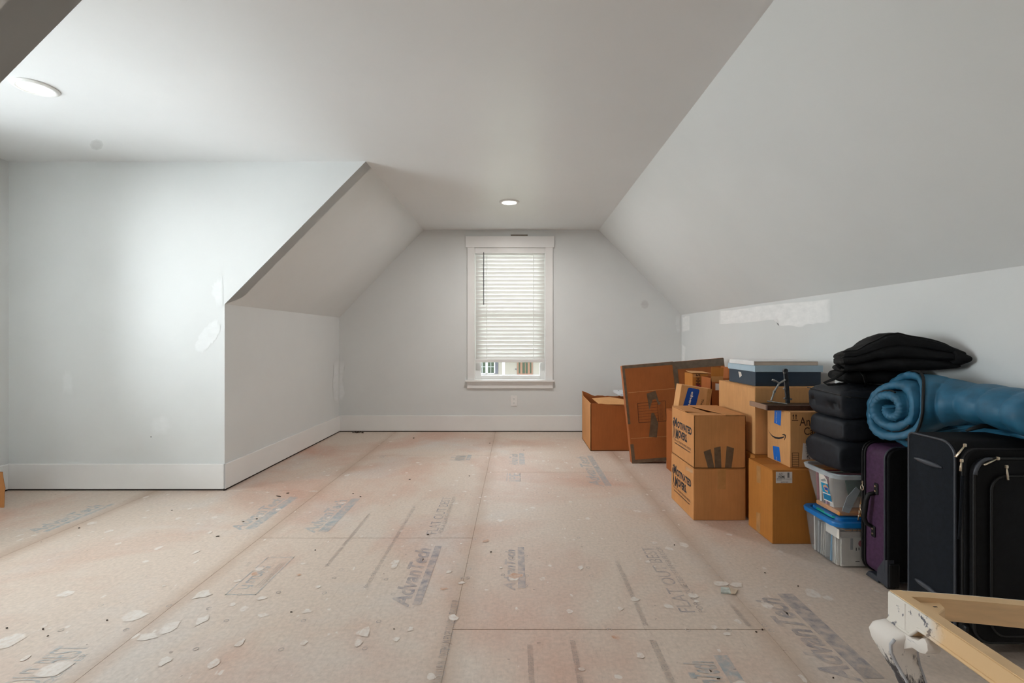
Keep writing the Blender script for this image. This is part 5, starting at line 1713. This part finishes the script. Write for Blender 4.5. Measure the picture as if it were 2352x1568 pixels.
# side rail with a shaped lower edge (deep at the corners)
def rail_profile(a, b2, n=24):
    P = []
    L = b2 - a
    for k in range(n + 1):
        t = k / n
        d = min(t, 1 - t) * L
        dep = .084 if d < .075 else .052 + .034 * max(0, 1 - (d - .075) / .03) ** 2
        P.append((a + L * t, FZ - dep))
    return P
pr = rail_profile(FY0, FY1)
def side_rail(x0, x1, outer):
    poly = [(x0, FY0, FZ), (x0, FY1, FZ)] + [(x0, y, z) for y, z in reversed(pr)]
    return prism(poly, (x1 - x0, 0, 0))
mesh('side_rail', side_rail(FX0 + .004, FX0 + RT, -1), WOOD, fs)
mesh('rail_face', prism([(FX0, FY0, FZ - .002), (FX0, FY1, FZ - .002)] + [(FX0, y, z) for y, z in reversed(pr)], (.004, 0, 0)), RAILP, fs)
mesh('rail_bead', tube([(FX0 - .001, y, z + .004) for y, z in pr], .0045, 8), RAILP, fs, True)
mesh('side_rail', side_rail(FX1 - RT, FX1, 1), WOOD, fs)
# back rail, bowed slightly
bow = lambda x: FY1 - .055 * ((x - FX0) / .33) ** 1.3 if x < FX0 + .33 else FY1 - .055
ns_ = 16
out, inn = [], []
for k in range(ns_ + 1):
    x = FX0 + RT + .0002 + (FX1 - FX0 - RT * 2 - .0004) * k / ns_
    out.append((x, bow(x))); inn.append((x, bow(x) - .030))
polyb = [(x, y, FZ) for x, y in out] + [(x, y, FZ) for x, y in reversed(inn)]
mesh('back_rail', prism(polyb, (0, 0, -.060)), WOOD, fs)
mesh('rail_face', prism([(x, y + .004, FZ - .001) for x, y in out] + [(x, y, FZ - .001) for x, y in reversed(out)], (0, 0, -.062)), RAILP, fs)
mesh('front_rail', box(FX0 + .02, FX1, FY0, FY0 + .03, FZ - .06, FZ), WOOD, fs)
# corner block
cb0 = Vector((FX0 + RT, FY1 - .030, FZ - .012))
mesh('corner_block', bevel_vf(prism([cb0 + Vector((.018, -.008, 0)), cb0 + Vector((.072, -.010, 0)), cb0 + Vector((.060, -.040, 0)), cb0 + Vector((.002, -.075, 0)), cb0 + Vector((.002, -.03, 0))], (0, 0, -.052)), .002, 1), WOOD, fs)
mesh('screw_slot', box(cb0.x + .035, cb0.x + .045, cb0.y - .034, cb0.y - .030, cb0.z + .0002, cb0.z + .0008), INK, fs)


LEGR = {}
def cabriole(cx, cy, sx, sy):
    """leg under a corner: bulging knee outward (sx, sy), thin ankle, pad foot"""
    rows = [(.336, .018, .034), (.330, .026, .042), (.316, .036, .0475), (.298, .042, .047), (.275, .042, .042), (.245, .034, .036), (.205, .020, .030), (.16, .008, .026),
            (.11, .002, .023), (.06, .006, .021), (.035, .014, .024), (.018, .020, .032), (.008, .022, .035), (.0, .022, .030)]
    rings = []
    for z, o, h in rows:
        c = Vector((cx + sx * (o - .03), cy + sy * (o - .03), z))
        ring = []
        for k in range(20):
            w = 2 * math.pi * k / 20
            a, b2 = math.cos(w), math.sin(w)
            e = .5
            ring.append(c + Vector((math.copysign(abs(a) ** e, a) * h, math.copysign(abs(b2) ** e, b2) * h, 0)))
        rings.append(ring)
    LEGR['last'] = rings
    return loft(rings)


BEAD = simple('silvered_edge', rgb(176, 178, 182), 0.4, 0.12, 40)
for (cx, cy, sx, sy) in ((FX0 + .02, FY1 - .02, -1, 1), (FX0 + .02, FY0 + .02, -1, -1), (FX1 - .02, FY1 - .075, 1, 1), (FX1 - .02, FY0 + .02, 1, -1)):
    lg = mesh('leg', cabriole(cx, cy, sx, sy), LEGP, fs, True, auto=60)
    for kk in (12, 17):
        mesh('edge_bead', tube([r[kk].lerp(r[kk + 1], .5) for r in LEGR['last'][2:11]], .004, 8), BEAD, lg, True)
# scroll bracket beside the visible leg
def scroll(y0, d):
    P = [(y0, FZ - .083), (y0 + d * .028, FZ - .083), (y0 + d * .046, FZ - .076), (y0 + d * .056, FZ - .064), (y0 + d * .066, FZ - .060), (y0 + d * .074, FZ - .068),
         (y0 + d * .076, FZ - .084), (y0 + d * .068, FZ - .098), (y0 + d * .05, FZ - .106), (y0 + d * .028, FZ - .108), (y0, FZ - .13)]
    return bevel_vf(prism([(FX0 - .004, y, z) for y, z in P], (.036, 0, 0)), .003, 2)
mesh('scroll_bracket', scroll(FY1 - .055, -1), LEGP, fs, True, auto=40)
mesh('scroll_bracket', scroll(FY0 + .055, 1), LEGP, fs, True, auto=40)
mesh('corner_post', box(FX0 - .002, FX0 + .036, FY1 - .06, FY1 + .002, FZ - .088, FZ - .004, .003, 1), RAILP, fs)

# ================================================================== FLOOR LITTER
DEB = simple('dark_wood_chip', rgb(58, 44, 34), 0.8, 0.2, 80)
chips = [(500, 1232, 10, 7), (640, 1140, 18, 4), (661, 1133, 8, 4), (559, 1198, 8, 4), (590, 1192, 6, 4), (182, 1213, 4, 4), (395, 1172, 5, 3), (983, 1228, 7, 5), (724, 1264, 4, 3),
         (669, 1406, 7, 4), (811, 1134, 5, 3), (828, 1141, 5, 2), (905, 1445, 3, 3), (246, 1425, 6, 4), (99, 1446, 7, 4), (110, 1461, 5, 4), (16, 1443, 6, 4), (950, 1006, 5, 4),
         (1078, 1093, 4, 3), (941, 1101, 6, 2), (1125, 1018, 3, 2), (1203, 1034, 4, 2), (1737, 1452, 5, 5), (1751, 1447, 4, 4), (1757, 1316, 5, 4), (1549, 1252, 4, 4), (1833, 1347, 3, 3),
         (1650, 1559, 12, 2), (1128, 1268, 5, 5), (1914, 1558, 4, 3)]
for i, (px, py, w, h) in enumerate(chips):
    c = G(px, py); k = c.y / F
    L = max(.005, w * k * .75); W = max(.003, h * k * .8)
    a = random.Random(i).uniform(-.5, .5)
    vf = prism([(-L / 2, -W * .3, 0), (L * .3, -W / 2, 0), (L / 2, W * .1, 0), (L * .1, W / 2, 0), (-L * .4, W * .35, 0)], (0, 0, .002 + .001 * (i % 3)))
    R = Matrix.Rotation(a, 4, 'Z'); R.translation = c + Vector((0, 0, .0012))
    o = mesh('wood_chip', xform(vf, R), DEB)
    tag(o, 'small dark wood chip lying on the subfloor', 'wood chip', 'dark wood chips scattered on the floor')
pile = []
rnd = random.Random(3)
for k in range(26):
    c = G(822 + rnd.gauss(0, 6), 992.5 + abs(rnd.gauss(0, .8))); s = rnd.uniform(.004, .012)
    pile.append(xform(prism([(-s, -s * .5, 0), (s, -s * .4, 0), (s * .4, s * .6, 0)], (0, 0, s * .7)), Matrix.Translation(c + Vector((0, 0, .001))) @ Matrix.Rotation(rnd.uniform(0, 6), 4, 'Z')))
tag(mesh('debris_pile', cat(*pile), DEB), 'little heap of dark crumbs against the end wall baseboard', 'debris', kind='stuff')
pc = thing('torn_card', G(1669, 1358), 'torn folded scrap of printed card lying on the floor', 'card scrap')
cg = lambda x, y, z=.001: atZ(1440 + x / 7.35, 1230 + y / 7.35, z)
mesh('card_face', prism([cg(1585, 970), cg(1755, 985), cg(1725, 895), cg(1585, 880)], (0, 0, .006)), simple('card_print', rgb(188, 194, 186), .5, .12, 60), pc)
mesh('card_fold', prism([cg(1755, 985, .004), cg(1830, 990, .002), cg(1870, 920, .002), cg(1740, 890, .007)], (0, 0, .003)), simple('card_back', rgb(205, 186, 164), .6), pc)
